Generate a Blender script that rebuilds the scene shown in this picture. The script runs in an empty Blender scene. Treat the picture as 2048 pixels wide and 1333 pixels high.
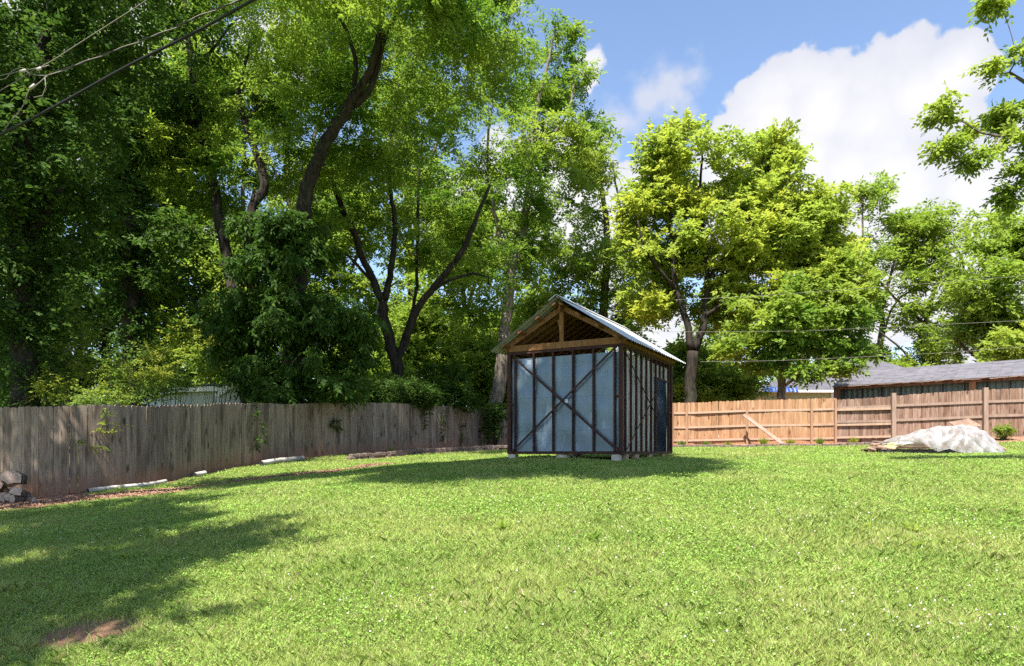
import bpy, bmesh, math, random
import numpy as np
from mathutils import Vector, Matrix
random.seed(7)
RNG = np.random.default_rng(7)
S = bpy.context.scene
COL = S.collection
# ------------------------------------------------------------------ camera
CX, HY, F, CZ = 1024.0, 905.0, 1365.0, 1.5          # pixels of the 2048 wide photograph
cam = bpy.data.objects.new('camera', bpy.data.cameras.new('camera'))
COL.objects.link(cam); S.camera = cam
cam.location = (0, 0, CZ); cam.rotation_euler = (math.radians(90), 0, 0)
cam.data.sensor_width = 36.0; cam.data.lens = 24.0
cam.data.shift_y = (HY - 666.5) / 2048.0
cam.data.clip_start = 0.05; cam.data.clip_end = 2000
# ------------------------------------------------------------------ light
SUN = Vector((-0.33, -0.944, 0)).normalized()
ELEV = math.radians(61)
sd = Vector((SUN.x * math.cos(ELEV), SUN.y * math.cos(ELEV), math.sin(ELEV)))
sl = bpy.data.lights.new('sun', 'SUN'); sl.energy = 5.0; sl.angle = math.radians(0.55); sl.color = (1, .955, .87)
so = bpy.data.objects.new('sun', sl); COL.objects.link(so)
so.rotation_euler = (-sd).to_track_quat('-Z', 'Y').to_euler()
S.view_settings.view_transform = 'Standard'; S.view_settings.look = 'None'
S.view_settings.exposure = 1.6; S.view_settings.gamma = 1
S.cycles.max_bounces = 7; S.cycles.diffuse_bounces = 3; S.cycles.glossy_bounces = 3
S.cycles.transmission_bounces = 5; S.cycles.transparent_max_bounces = 8
S.cycles.use_denoising = False
S.cycles.caustics_reflective = False; S.cycles.caustics_refractive = False

def at(px, py, d):
    return Vector(((px - CX) / F * d, d, CZ + (HY - py) / F * d))

# ------------------------------------------------------------------ world: sky with clouds
W = bpy.data.worlds.new('World'); S.world = W; W.use_nodes = True
nt = W.node_tree; nt.nodes.clear()
N = nt.nodes.new; L = nt.links.new
def M_(op, a, b=None, c=None, tree=None):
    t = tree or nt
    n = t.nodes.new('ShaderNodeMath'); n.operation = op
    for i, v in enumerate((a, b, c)):
        if v is None: continue
        if isinstance(v, (int, float)): n.inputs[i].default_value = v
        else: t.links.new(v, n.inputs[i])
    return n.outputs[0]
tc = N('ShaderNodeTexCoord')
sky = N('ShaderNodeTexSky'); sky.sky_type = 'NISHITA'; sky.sun_disc = False
sky.sun_elevation = ELEV; sky.sun_rotation = math.atan2(SUN.x, SUN.y)
sky.air_density = 1.0; sky.dust_density = 0.6; sky.ozone_density = 1.5; sky.altitude = 300
nz = N('ShaderNodeTexNoise'); nz.inputs['Scale'].default_value = 5.5; nz.inputs['Detail'].default_value = 9; nz.inputs['Roughness'].default_value = .58
L(tc.outputs['Generated'], nz.inputs['Vector'])
nz2 = N('ShaderNodeTexNoise'); nz2.inputs['Scale'].default_value = 3.0; nz2.inputs['Detail'].default_value = 7
L(tc.outputs['Generated'], nz2.inputs['Vector'])
nf = N('ShaderNodeTexNoise'); nf.inputs['Scale'].default_value = 17; nf.inputs['Detail'].default_value = 6
L(tc.outputs['Generated'], nf.inputs['Vector'])
def cloud(px, py, r, soft=1.0):
    d = (at(px, py, 1) - Vector((0, 0, CZ))).normalized()
    n = nt.nodes.new('ShaderNodeVectorMath'); n.operation = 'DOT_PRODUCT'
    nrm = nt.nodes.new('ShaderNodeVectorMath'); nrm.operation = 'NORMALIZE'
    L(tc.outputs['Generated'], nrm.inputs[0]); L(nrm.outputs[0], n.inputs[0]); n.inputs[1].default_value = d
    ang = M_('ARCCOSINE', M_('MINIMUM', n.outputs['Value'], 0.999999))
    if r < .04: return M_('SUBTRACT', .22, M_('DIVIDE', ang, r * 2.2))
    return M_('SUBTRACT', 1.0, M_('DIVIDE', ang, r))
blobs = [(1830,200,.075),(1740,250,.09),(1640,230,.075),(1920,130,.045),(1550,240,.06),(1490,250,.035),(1440,250,.02),(1600,330,.10),(1700,350,.10),(1500,330,.07),(1560,190,.035),(1900,150,.05),
 (1790,400,.10),(1930,380,.05),(1960,470,.09),(1740,560,.10),(1500,450,.09),(1950,560,.1),(1190,120,.03),(1185,155,.028),
 (1110,340,.06),(1060,400,.10),(1180,450,.10),(1280,380,.05),(900,420,.06),(1290,640,.06),(560,120,.06),(330,120,.07),(420,480,.05),(1340,720,.06),(2020,240,.03),
 (2350,350,.17),(2250,600,.2),(-400,500,.2),(100,100,.15)]
acc = None
for b in blobs:
    v = cloud(*b)
    acc = v if acc is None else M_('MAXIMUM', acc, v)
acc = M_('ADD', M_('MAXIMUM', acc, -1.2), M_('MULTIPLY', M_('SUBTRACT', nz.outputs['Fac'], .5), 1.3))
acc = M_('ADD', acc, M_('MULTIPLY', M_('SUBTRACT', nf.outputs['Fac'], .5), .7))
vv_ = N('ShaderNodeTexVoronoi'); vv_.inputs['Scale'].default_value = 13; vv_.inputs['Detail'].default_value = 3; vv_.inputs['Roughness'].default_value = .6
vv_.normalize = True
L(tc.outputs['Generated'], vv_.inputs['Vector'])
acc = M_('ADD', acc, M_('MULTIPLY', M_('SUBTRACT', .30, vv_.outputs['Distance']), .8))
mr = N('ShaderNodeMapRange'); mr.interpolation_type = 'SMOOTHSTEP'
L(acc, mr.inputs['Value']); mr.inputs['From Min'].default_value = .0; mr.inputs['From Max'].default_value = .11
wz = None
for b_ in [(1285,205,.055),(1345,212,.05),(1245,240,.05),(1385,150,.03),(1200,300,.05)]:
    dd_ = (at(b_[0], b_[1], 1) - Vector((0, 0, CZ))).normalized()
    vm = N('ShaderNodeVectorMath'); vm.operation = 'DOT_PRODUCT'; L(tc.outputs['Generated'], vm.inputs[0]); vm.inputs[1].default_value = dd_
    q_ = M_('SUBTRACT', 1.0, M_('DIVIDE', M_('ARCCOSINE', M_('MINIMUM', vm.outputs['Value'], .999999)), b_[2])); wz = q_ if wz is None else M_('MAXIMUM', wz, q_)
mr2 = N('ShaderNodeMapRange'); mr2.interpolation_type = 'SMOOTHSTEP'; L(M_('ADD', M_('MAXIMUM', wz, -1.0), M_('MULTIPLY', M_('SUBTRACT', nf.outputs['Fac'], .5), 3.2)), mr2.inputs['Value'])
mr2.inputs['From Min'].default_value = .1; mr2.inputs['From Max'].default_value = 1.1
mask = M_('MULTIPLY', M_('MAXIMUM', mr.outputs[0], M_('MULTIPLY', mr2.outputs[0], .8)), M_('ADD', .86, M_('MULTIPLY', .2, nz2.outputs['Fac'])))
ramp = N('ShaderNodeMapRange'); L(M_('ADD', acc, M_('MULTIPLY', nz2.outputs['Fac'], 1.2)), ramp.inputs['Value'])
ramp.inputs['From Min'].default_value = .5; ramp.inputs['From Max'].default_value = 1.25
cc = N('ShaderNodeMix'); cc.data_type = 'RGBA'
L(ramp.outputs[0], cc.inputs['Factor']); cc.inputs['A'].default_value = (.265, .27, .30, 1); cc.inputs['B'].default_value = (.345, .34, .345, 1)
skm = N('ShaderNodeVectorMath'); skm.operation = 'SCALE'; L(sky.outputs[0], skm.inputs[0]); skm.inputs['Scale'].default_value = .092
tn = N('ShaderNodeVectorMath'); tn.operation = 'MULTIPLY'; L(skm.outputs[0], tn.inputs[0]); tn.inputs[1].default_value = (1.02, 1.0, 1.0); skm = tn
mx = N('ShaderNodeMix'); mx.data_type = 'RGBA'
L(mask, mx.inputs['Factor']); L(skm.outputs[0], mx.inputs['A']); L(cc.outputs['Result'], mx.inputs['B'])
bg = N('ShaderNodeBackground'); L(mx.outputs['Result'], bg.inputs['Color']); bg.inputs['Strength'].default_value = 1.0
wo = N('ShaderNodeOutputWorld'); L(bg.outputs[0], wo.inputs[0])

# ------------------------------------------------------------------ helpers
def tag(o, label=None, cat=None, group=None, kind=None):
    if label: o['label'] = label
    if cat: o['category'] = cat
    if group: o['group'] = group
    if kind: o['kind'] = kind
    return o
def thing(name, loc, label, cat, group=None):
    o = bpy.data.objects.new(name, None); COL.objects.link(o); o.location = loc
    o.empty_display_size = .2
    return tag(o, label, cat, group)
def raw(name, V, Fc, mat, parent=None, smooth=False, attrs=None, uv=None):
    """V (n,3) world coords; Fc list of faces OR (m,k) array"""
    V = np.asarray(V, dtype=np.float32)
    off = np.zeros(3, np.float32)
    if parent is not None:
        q = parent
        while q is not None:
            off += np.array(q.location[:], np.float32); q = q.parent
    V = V - off
    me = bpy.data.meshes.new(name)
    if isinstance(Fc, np.ndarray):
        m, k = Fc.shape
        me.vertices.add(len(V)); me.vertices.foreach_set('co', V.ravel())
        me.loops.add(m * k); me.loops.foreach_set('vertex_index', Fc.astype(np.int32).ravel())
        me.polygons.add(m)
        me.polygons.foreach_set('loop_start', np.arange(0, m * k, k, dtype=np.int32))
        me.polygons.foreach_set('loop_total', np.full(m, k, np.int32))
        me.update(calc_edges=True)
    else:
        me.from_pydata([tuple(v) for v in V], [], [tuple(f) for f in Fc])
        me.update()
    if attrs:
        for an, av in attrs.items():
            a = me.attributes.new(an, 'FLOAT', 'POINT'); a.data.foreach_set('value', np.asarray(av, np.float32).ravel())
    if smooth:
        me.polygons.foreach_set('use_smooth', np.ones(len(me.polygons), bool))
    me.materials.append(mat)
    o = bpy.data.objects.new(name, me); COL.objects.link(o)
    if parent is not None: o.parent = parent
    return o
class MB:
    def __init__(s): s.v = []; s.f = []; s.h = []
    def add(s, vs, fs, h=None):
        b = len(s.v); s.v += [tuple(v) for v in vs]; s.f += [tuple(i + b for i in f) for f in fs]
        s.h += (h if h is not None else [0.5] * len(vs))
        return s
    def box(s, c, size, rot=None, bev=0):
        x, y, z = (t / 2 for t in size)
        P = [Vector((i * x, j * y, k * z)) for k in (-1, 1) for j in (-1, 1) for i in (-1, 1)]
        if rot is not None: P = [rot @ p for p in P]
        c = Vector(c)
        return s.add([c + p for p in P], [(0,2,3,1),(4,5,7,6),(0,1,5,4),(2,6,7,3),(0,4,6,2),(1,3,7,5)], [0,0,0,0,1,1,1,1])
    def beam(s, p0, p1, w, t, up=Vector((0, 0, 1)), ext=0):
        p0 = Vector(p0); p1 = Vector(p1); d = (p1 - p0).normalized()
        p0 = p0 - d * ext; p1 = p1 + d * ext
        a = d.cross(up)
        if a.length < 1e-4: a = d.cross(Vector((0, 1, 0)))
        a.normalize(); b = a.cross(d).normalized()
        P = []
        for p in (p0, p1):
            for (i, j) in ((-1,-1),(1,-1),(1,1),(-1,1)): P.append(p + a * (i * w / 2) + b * (j * t / 2))
        return s.add(P, [(3,2,1,0),(4,5,6,7),(0,1,5,4),(1,2,6,5),(2,3,7,6),(3,0,4,7)], [0,0,0,0,1,1,1,1])
    def tube(s, pts, r, n=8, cap=True):
        pts = [Vector(p) for p in pts]
        rs = r if isinstance(r, (list, tuple)) else [r] * len(pts)
        ref = Vector((0.31, 0.52, 0.8)); base = len(s.v)
        for i, p in enumerate(pts):
            d = (pts[min(i + 1, len(pts) - 1)] - pts[max(i - 1, 0)])
            if d.length < 1e-6: d = Vector((0, 0, 1))
            d.normalize(); a = d.cross(ref)
            if a.length < .05: a = d.cross(Vector((1, 0, 0)))
            a.normalize(); b = d.cross(a)
            for k in range(n):
                t = 2 * math.pi * k / n
                s.v.append(tuple(p + (a * math.cos(t) + b * math.sin(t)) * rs[i])); s.h.append(i / (len(pts) - 1))
        for i in range(len(pts) - 1):
            for k in range(n):
                a0 = base + i * n + k; a1 = base + i * n + (k + 1) % n
                s.f.append((a0, a1, a1 + n, a0 + n))
        if cap:
            s.f.append(tuple(base + k for k in reversed(range(n))))
            s.f.append(tuple(base + (len(pts) - 1) * n + k for k in range(n)))
        return s
    def build(s, name, mat, parent=None, smooth=False):
        return raw(name, np.array(s.v, np.float32), s.f, mat, parent, smooth, {'hgt': s.h})

# ------------------------------------------------------------------ materials
def mat(name):
    m = bpy.data.materials.new(name); m.use_nodes = True
    t = m.node_tree; t.nodes.clear()
    out = t.nodes.new('ShaderNodeOutputMaterial')
    return m, t, out
def nod(t, typ, **kw):
    n = t.nodes.new('ShaderNode' + typ)
    for k, v in kw.items():
        if k in n.inputs:
            i = n.inputs[k]
            if hasattr(v, 'node'): t.links.new(v, i)
            else: i.default_value = v
        else: setattr(n, k, v)
    return n
def mixc(t, fac, a, b, blend='MIX'):
    n = t.nodes.new('ShaderNodeMix'); n.data_type = 'RGBA'; n.blend_type = blend
    for k, v in (('Factor', fac), ('A', a), ('B', b)):
        sk = [i for i in n.inputs if i.name == k and (i.type == 'RGBA' if k != 'Factor' else i.type == 'VALUE')][0]
        if hasattr(v, 'node'): t.links.new(v, sk)
        else: sk.default_value = v if k == 'Factor' else (*v[:3], 1)
    return [o for o in n.outputs if o.type == 'RGBA'][0]
def noise(t, scale, detail=4, vec=None, rough=.55, mapscale=None):
    n = t.nodes.new('ShaderNodeTexNoise'); n.inputs['Scale'].default_value = scale; n.inputs['Detail'].default_value = detail
    n.inputs['Roughness'].default_value = rough
    if vec is None:
        g = t.nodes.new('ShaderNodeTexCoord'); vec = g.outputs['Object']
    if mapscale:
        mp = t.nodes.new('ShaderNodeMapping'); mp.inputs['Scale'].default_value = mapscale; t.links.new(vec, mp.inputs['Vector']); vec = mp.outputs[0]
    t.links.new(vec, n.inputs['Vector'])
    return n.outputs['Fac']
def rng_(t, v, a, b, c=0., d=1.):
    n = t.nodes.new('ShaderNodeMapRange'); t.links.new(v, n.inputs['Value'])
    for k, x in (('From Min', a), ('From Max', b), ('To Min', c), ('To Max', d)): n.inputs[k].default_value = x
    return n.outputs[0]
def finish(t, out, color, rough=.7, metal=0., spec=.3, bump=None, bstr=.3, bdist=.01):
    p = t.nodes.new('ShaderNodeBsdfPrincipled')
    for k, v in (('Base Color', color), ('Roughness', rough), ('Metallic', metal), ('Specular IOR Level', spec)):
        if hasattr(v, 'node'): t.links.new(v, p.inputs[k])
        else: p.inputs[k].default_value = (*v[:3], 1) if k == 'Base Color' else v
    if bump is not None:
        b = t.nodes.new('ShaderNodeBump'); b.inputs['Strength'].default_value = bstr; b.inputs['Distance'].default_value = bdist
        t.links.new(bump, b.inputs['Height']); t.links.new(b.outputs[0], p.inputs['Normal'])
    t.links.new(p.outputs[0], out.inputs[0])
    return p
def leaf_mat(name, c1, c2, trans=.42, c3=None, cs=.35):
    m, t, out = mat(name)
    g = t.nodes.new('ShaderNodeNewGeometry')
    col = mixc(t, g.outputs['Random Per Island'], c1, c2)
    if c3:
        nn = noise(t, cs, 3)
        col = mixc(t, rng_(t, nn, .42, .66), col, c3)
    p = finish(t, out, col, .6, 0, .12)
    tr = t.nodes.new('ShaderNodeBsdfTranslucent')
    hs = nod(t, 'HueSaturation', Hue=.497, Saturation=1.04, Value=1.55, Color=col)
    t.links.new(hs.outputs[0], tr.inputs['Color'])
    mixs = t.nodes.new('ShaderNodeMixShader'); mixs.inputs[0].default_value = trans
    t.links.new(p.outputs[0], mixs.inputs[1]); t.links.new(tr.outputs[0], mixs.inputs[2]); t.links.new(mixs.outputs[0], out.inputs[0])
    return m
def bark_mat(name, c1, c2):
    m, t, out = mat(name)
    n1 = noise(t, 9, 8, mapscale=(1, 1, .22)); n2 = noise(t, 2.2, 4)
    col = mixc(t, rng_(t, n1, .35, .68), c1, c2)
    col = mixc(t, rng_(t, n2, .5, .75, 0, .35), col, (.05, .075, .035))
    finish(t, out, col, .92, 0, .15, n1, 1., .05)
    return m
def wood_mat(name, c1, c2, dark, stain=None, knots=True, island=.5):
    m, t, out = mat(name)
    g = t.nodes.new('ShaderNodeNewGeometry')
    r = g.outputs['Random Per Island']
    tcn = t.nodes.new('ShaderNodeTexCoord')
    add = t.nodes.new('ShaderNodeVectorMath'); add.operation = 'ADD'
    sc = t.nodes.new('ShaderNodeVectorMath'); sc.operation = 'SCALE'; sc.inputs[0].default_value = (7.3, 3.1, 11.7); t.links.new(r, sc.inputs['Scale'])
    t.links.new(tcn.outputs['Object'], add.inputs[0]); t.links.new(sc.outputs[0], add.inputs[1])
    v = add.outputs[0]
    grain = noise(t, 14, 7, v, .62, (1, 1, .07)); fine = noise(t, 55, 4, v, .6, (1, 1, .04)); blot = noise(t, 2.2, 4, v, .6, (1, 1, .4))
    gr = rng_(t, grain, .34, .66)
    k = M_('ADD', M_('MULTIPLY', r, island, tree=t), M_('MULTIPLY', gr, 1 - island, tree=t), tree=t)
    col = mixc(t, k, c1, c2)
    col = mixc(t, rng_(t, fine, .5, .64, 0, .6), col, dark)
    col = mixc(t, rng_(t, blot, .52, .68, 0, .6), col, dark)
    if knots:
        mp = t.nodes.new('ShaderNodeMapping'); mp.inputs['Scale'].default_value = (1, 1, .45); t.links.new(v, mp.inputs['Vector'])
        vo = t.nodes.new('ShaderNodeTexVoronoi'); vo.inputs['Scale'].default_value = 3.4; t.links.new(mp.outputs[0], vo.inputs['Vector'])
        col = mixc(t, rng_(t, vo.outputs['Distance'], .07, .20, .85, 0), col, [c * .55 for c in dark])
    if stain:
        a = t.nodes.new('ShaderNodeAttribute'); a.attribute_name = 'hgt'
        sn = M_('ADD', a.outputs['Fac'], M_('MULTIPLY', M_('SUBTRACT', blot, .5, tree=t), .45, tree=t), tree=t)
        col = mixc(t, rng_(t, sn, .02, .28, .7, 0), col, stain)
    finish(t, out, col, .85, 0, .2, grain, .6, .01)
    return m
def plain(name, col, rough=.7, metal=0, spec=.3, var=.25, sc=6, bump=.2):
    m, t, out = mat(name)
    n = noise(t, sc, 5)
    c = mixc(t, rng_(t, n, .3, .7), [x * (1 - var) for x in col], [min(1, x * (1 + var)) for x in col])
    finish(t, out, c, rough, metal, spec, n, bump, .01)
    return m

MT = {}
MT['bark'] = bark_mat('bark', (.035, .028, .022), (.15, .12, .095))
MT['bark_dark'] = bark_mat('bark_dark', (.012, .0095, .008), (.048, .037, .029))  # darker bark tone, the shade of the crowns put into the colour
MT['bark_light'] = bark_mat('bark_light', (.08, .065, .052), (.25, .21, .17))
MT['leaf_pecan'] = leaf_mat('leaf_pecan', (.055, .13, .016), (.14, .23, .03), .46, (.245, .32, .045))
MT['leaf_dark'] = leaf_mat('leaf_dark', (.025, .062, .012), (.07, .12, .02), .36)
MT['leaf_creeper'] = leaf_mat('leaf_creeper', (.024, .06, .010), (.058, .11, .015), .34)
MT['leaf_mid'] = leaf_mat('leaf_mid', (.075, .155, .022), (.165, .25, .038), .46, (.26, .32, .05))
MT['leaf_yellow'] = leaf_mat('leaf_yellow', (.165, .245, .035), (.28, .345, .06), .48, (.35, .38, .055), .3)
MT['leaf_light'] = leaf_mat('leaf_light', (.13, .215, .03), (.23, .31, .045), .48, (.20, .27, .04))
MT['leaf_shrub'] = leaf_mat('leaf_shrub', (.09, .17, .028), (.19, .26, .045), .45, (.25, .27, .04), .8)
MT['fence_grey'] = wood_mat('fence_grey', (.095, .068, .05), (.35, .27, .21), (.028, .018, .012), (.25, .12, .07))
MT['fence_new'] = wood_mat('fence_new', (.21, .105, .05), (.42, .25, .145), (.13, .055, .025), (.30, .14, .07), island=.45)
MT['fence_old'] = wood_mat('fence_old', (.11, .048, .024), (.31, .215, .165), (.05, .024, .017), None, island=.4)
MT['rail_wood'] = wood_mat('rail_wood', (.28, .19, .13), (.40, .29, .22), (.26, .16, .1), None, False)
MT['rail_old'] = wood_mat('rail_old', (.19, .13, .10), (.32, .23, .18), (.14, .09, .07), None, False)
MT['post_wood'] = wood_mat('post_wood', (.22, .12, .07), (.32, .19, .12), (.2, .11, .06), None, False)
MT['lumber'] = wood_mat('lumber', (.17, .075, .028), (.28, .14, .055), (.10, .04, .015), None, False)
# rust steel
m, t, out = mat('rust_steel'); n = noise(t, 14, 6); n2 = noise(t, 3, 4)
c = mixc(t, rng_(t, n, .4, .7), (.028, .010, .008), (.07, .024, .014)); c = mixc(t, rng_(t, n2, .6, .8, 0, .5), c, (.15, .05, .025))
finish(t, out, c, .7, .1, .3, n, .3, .003); MT['rust'] = m
# galvanised sheet, blue-grey with paler cloudy patches and streaks
m, t, out = mat('galvanised')
n = noise(t, 2.4, 6, mapscale=(1, 1, .5)); n2 = noise(t, 1.3, 5, rough=.7, mapscale=(1.6, 1.6, .55)); n3 = noise(t, 26, 3, mapscale=(1, 1, .12))
vo = nod(t, 'TexVoronoi', Scale=40.)
c = mixc(t, rng_(t, n, .3, .7), (.085, .125, .17), (.14, .185, .23))
c = mixc(t, rng_(t, n2, .54, .70, 0, .8), c, (.48, .53, .62))
c = mixc(t, rng_(t, n3, .45, .8, 0, .25), c, (.18, .22, .26))
sx_ = nod(t, 'SeparateXYZ'); tq = t.nodes.new('ShaderNodeTexCoord'); t.links.new(tq.outputs['Object'], sx_.inputs[0])
seam = M_('GREATER_THAN', M_('ABSOLUTE', M_('SUBTRACT', M_('FRACT', M_('ADD', M_('MULTIPLY', sx_.outputs['Z'], 1.42, tree=t), .31, tree=t), tree=t), .5, tree=t), tree=t), .493, tree=t)
c = mixc(t, M_('MULTIPLY', seam, .5, tree=t), c, (.05, .07, .09))
rgh = rng_(t, n2, .4, .7, .34, .5)
finish(t, out, c, rgh, .55, .5, n, .25, .02); MT['galv'] = m
m, t, out = mat('galvanised_side')  # right wall's sheet, its grazing sunlight put into the paler colour
n = noise(t, 3.0, 6, mapscale=(1, 1, .4)); n2 = noise(t, 2.0, 6, rough=.7, mapscale=(1.6, 1.6, .3))
c = mixc(t, rng_(t, n, .3, .7), (.36, .345, .32), (.56, .54, .52)); c = mixc(t, rng_(t, n2, .58, .68, 0, .7), c, (.6, .6, .62))
finish(t, out, c, .5, .35, .4, n, .25, .02); MT['galv_side'] = m
m, t, out = mat('roof_metal'); n = noise(t, 5, 5)
finish(t, out, mixc(t, n, (.46, .46, .45), (.62, .62, .60)), .45, .45, .5, n, .1, .01); MT['roof_metal'] = m
MT['concrete'] = plain('concrete', (.42, .37, .33), .9, var=.3, sc=9, bump=.6)
MT['stone'] = plain('stone', (.13, .095, .08), .9, var=.5, sc=12, bump=.9)
MT['white_paint'] = plain('white_paint', (.70, .71, .72), .5, var=.08)
MT['siding_grey'] = plain('siding_grey', (.40, .42, .45), .6, var=.1)
MT['siding_green'] = plain('siding_green', (.36, .37, .17), .6, var=.06)
MT['dark'] = plain('dark_board', (.02, .02, .022), .6)
MT['tarp_blue'] = plain('tarp_blue', (.02, .05, .18), .4, var=.5, sc=8)
MT['cable_black'] = plain('cable_black', (.012, .012, .013), .4)
MT['cable_grey'] = plain('cable_grey', (.17, .15, .13), .6, sc=30)
MT['cable_pale'] = plain('cable_pale', (.4, .36, .32), .6)
MT['pipe'] = plain('pipe', (.40, .36, .32), .7, var=.5, sc=3, bump=.5)
MT['sticker'] = plain('sticker', (.8, .82, .84), .5, var=.05)
MT['cream_board'] = plain('cream_board', (.62, .50, .28), .8)
# shingles
def shingle(name, a, b):
    m, t, out = mat(name)
    tc_ = t.nodes.new('ShaderNodeTexCoord')
    br = nod(t, 'TexBrick'); br.inputs['Scale'].default_value = 1; br.inputs['Brick Width'].default_value = .9; br.inputs['Row Height'].default_value = .14
    br.inputs['Color1'].default_value = (*a, 1); br.inputs['Color2'].default_value = (*b, 1); br.inputs['Mortar'].default_value = (*[x * .45 for x in a], 1)
    br.inputs['Mortar Size'].default_value = .012
    t.links.new(tc_.outputs['UV'], br.inputs['Vector'])
    n = noise(t, 3, 5)
    c = mixc(t, rng_(t, n, .3, .75, 0, .5), br.outputs['Color'], [x * 1.4 for x in b])
    finish(t, out, c, .85, 0, .2, br.outputs['Fac'], .5, .01)
    return m
MT['shingle'] = shingle('shingle', (.065, .06, .068), (.12, .115, .13))
MT['shingle_dark'] = shingle('shingle_dark', (.07, .067, .08), (.10, .096, .112))
# green grey corrugated wall
m, t, out = mat('metal_wall'); n = noise(t, 4, 4)
finish(t, out, mixc(t, n, (.07, .11, .105), (.13, .19, .18)), .5, .2, .4); MT['metal_wall'] = m
# plastic sheet
m, t, out = mat('plastic_sheet'); n = noise(t, 3.5, 6, rough=.65); n2 = noise(t, 14, 5)
c = mixc(t, rng_(t, n, .35, .7), (.40, .40, .42), (.30, .25, .225))
p = finish(t, out, c, .25, 0, .6, n2, .35, .05)
tp = nod(t, 'BsdfTransparent'); tl = nod(t, 'BsdfTranslucent'); tl.inputs[0].default_value = (.85, .84, .83, 1)
m1 = nod(t, 'MixShader'); m1.inputs[0].default_value = .3; t.links.new(p.outputs[0], m1.inputs[1]); t.links.new(tl.outputs[0], m1.inputs[2])
m2 = nod(t, 'MixShader'); t.links.new(rng_(t, n, .42, .7, .08, .5), m2.inputs[0]); t.links.new(m1.outputs[0], m2.inputs[1]); t.links.new(tp.outputs[0], m2.inputs[2])
t.links.new(m2.outputs[0], out.inputs[0]); MT['plastic'] = m
# firewood
MT['log_bark'] = bark_mat('log_bark', (.05, .036, .028), (.20, .15, .12))
m, t, out = mat('log_end'); n = noise(t, 30, 5, mapscale=(1, .15, 1))
finish(t, out, mixc(t, rng_(t, n, .3, .7), (.26, .17, .13), (.52, .40, .33)), .85, 0, .2, n, .5, .01); MT['log_end'] = m

# ------------------------------------------------------------------ terrain
ctrl = np.array([
 (-9.9,14.2,.63),(-8.4,15.9,.74),(-7.8,19.5,1.07),(-7.05,22.7,1.29),(-5.46,24.5,1.46),(-5.2,22,1.25),(-6.2,19.5,1.07),(-1.2,24,1.42),(-1.0,19,1.30),(-3.3,27.8,1.58),(-1.5,31.6,1.69),
 (2.19,13.5,1.31),(-.1,14.8,1.33),(3.9,16.8,1.37),(1,16,1.36),(7.5,26,1.65),(12,25.2,1.68),(12.5,20,1.46),(16,20,1.48),(18,21,1.60),(9,18,1.42),
 (7.9,28.7,1.80),(11.6,27.6,1.86),(15,26.9,1.92),(18,26.3,2.05),(24,25.3,2.15),
 (0,0,-.02),(0,3.5,.32),(-6,4,.1),(6,4,.42),(-4,8,.60),(4,8,.86),(12,10,1.10),(-2,11,1.0),(-12,6,.1),(-14,13.5,.55),(-6,11,.62),(-5,17,.98),(-3.5,21,1.22),(1,24,1.55),
 (0,-6,-.5),(-15,-6,-.5),(15,-6,-.2),(20,14,1.4),(0,60,2.4),(-30,60,2.0),(30,60,2.9),(-30,22,.9),(45,25,2.6),(60,-30,0),(-60,-30,-1),(0,-60,-1.5)], float)
def _k(r): 
    return np.where(r > 1e-9, r * r * np.log(np.maximum(r, 1e-9)), 0)
_P = ctrl[:, :2]; n_ = len(ctrl)
_K = _k(np.linalg.norm(_P[:, None] - _P[None], axis=2)) + np.eye(n_) * 1.5
_A = np.zeros((n_ + 3, n_ + 3)); _A[:n_, :n_] = _K; _A[:n_, n_] = 1; _A[:n_, n_+1:] = _P; _A[n_, :n_] = 1; _A[n_+1:, :n_] = _P.T
_w = np.linalg.solve(_A, np.r_[ctrl[:, 2], 0, 0, 0])
def gz_arr(x, y):
    x = np.asarray(x, float).ravel(); y = np.asarray(y, float).ravel()
    xc = np.clip(x, -40, 50); yc = np.clip(y, -20, 62)
    out = np.zeros(len(x))
    for i in range(0, len(x), 40000):
        sl_ = slice(i, i + 40000)
        r = np.hypot(xc[sl_, None] - _P[None, :, 0], yc[sl_, None] - _P[None, :, 1])
        out[sl_] = _k(r) @ _w[:n_] + _w[n_] + _w[n_+1] * xc[sl_] + _w[n_+2] * yc[sl_]
    out += .012 * np.sin(x * 2.1 + 1.3 * np.sin(y * .9)) + .010 * np.sin(y * 2.7 + 1.7 * np.sin(x * .7))
    return out
def gz(x, y): return float(gz_arr([x], [y])[0])
def gpix(px, py):
    d = np.arange(2.5, 40, .05); x = (px - CX) / F * d; z = CZ + (HY - py) / F * d
    g = gz_arr(x, d); k = np.argmax(z <= g)
    return np.array((x[k], d[k]))
def resample(pts, step):
    """Catmull-Rom through pts then even arclength samples"""
    P = [np.array(p, float) for p in pts]; P = [2 * P[0] - P[1]] + P + [2 * P[-1] - P[-2]]
    out = []
    for i in range(1, len(P) - 2):
        for k in range(40):
            u = k / 40; a, b, c, d = P[i-1:i+3]
            out.append(.5 * ((2*b) + (c-a)*u + (2*a-5*b+4*c-d)*u*u + (3*b-3*c+d-a)*u**3))
    out.append(P[-2]); out = np.array(out)
    s = np.r_[0, np.cumsum(np.linalg.norm(np.diff(out, axis=0), axis=1))]
    t = np.arange(0, s[-1], step)
    return np.stack([np.interp(t, s, out[:, j]) for j in range(out.shape[1])], 1)
def dist_poly(x, y, pts):
    best = np.full(len(x), 1e9)
    for a, b in zip(pts[:-1], pts[1:]):
        a = np.array(a[:2], float); b = np.array(b[:2], float); ab = b - a
        t_ = np.clip(((x - a[0]) * ab[0] + (y - a[1]) * ab[1]) / (ab @ ab), 0, 1)
        best = np.minimum(best, np.hypot(x - a[0] - t_ * ab[0], y - a[1] - t_ * ab[1]))
    return best

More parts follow.
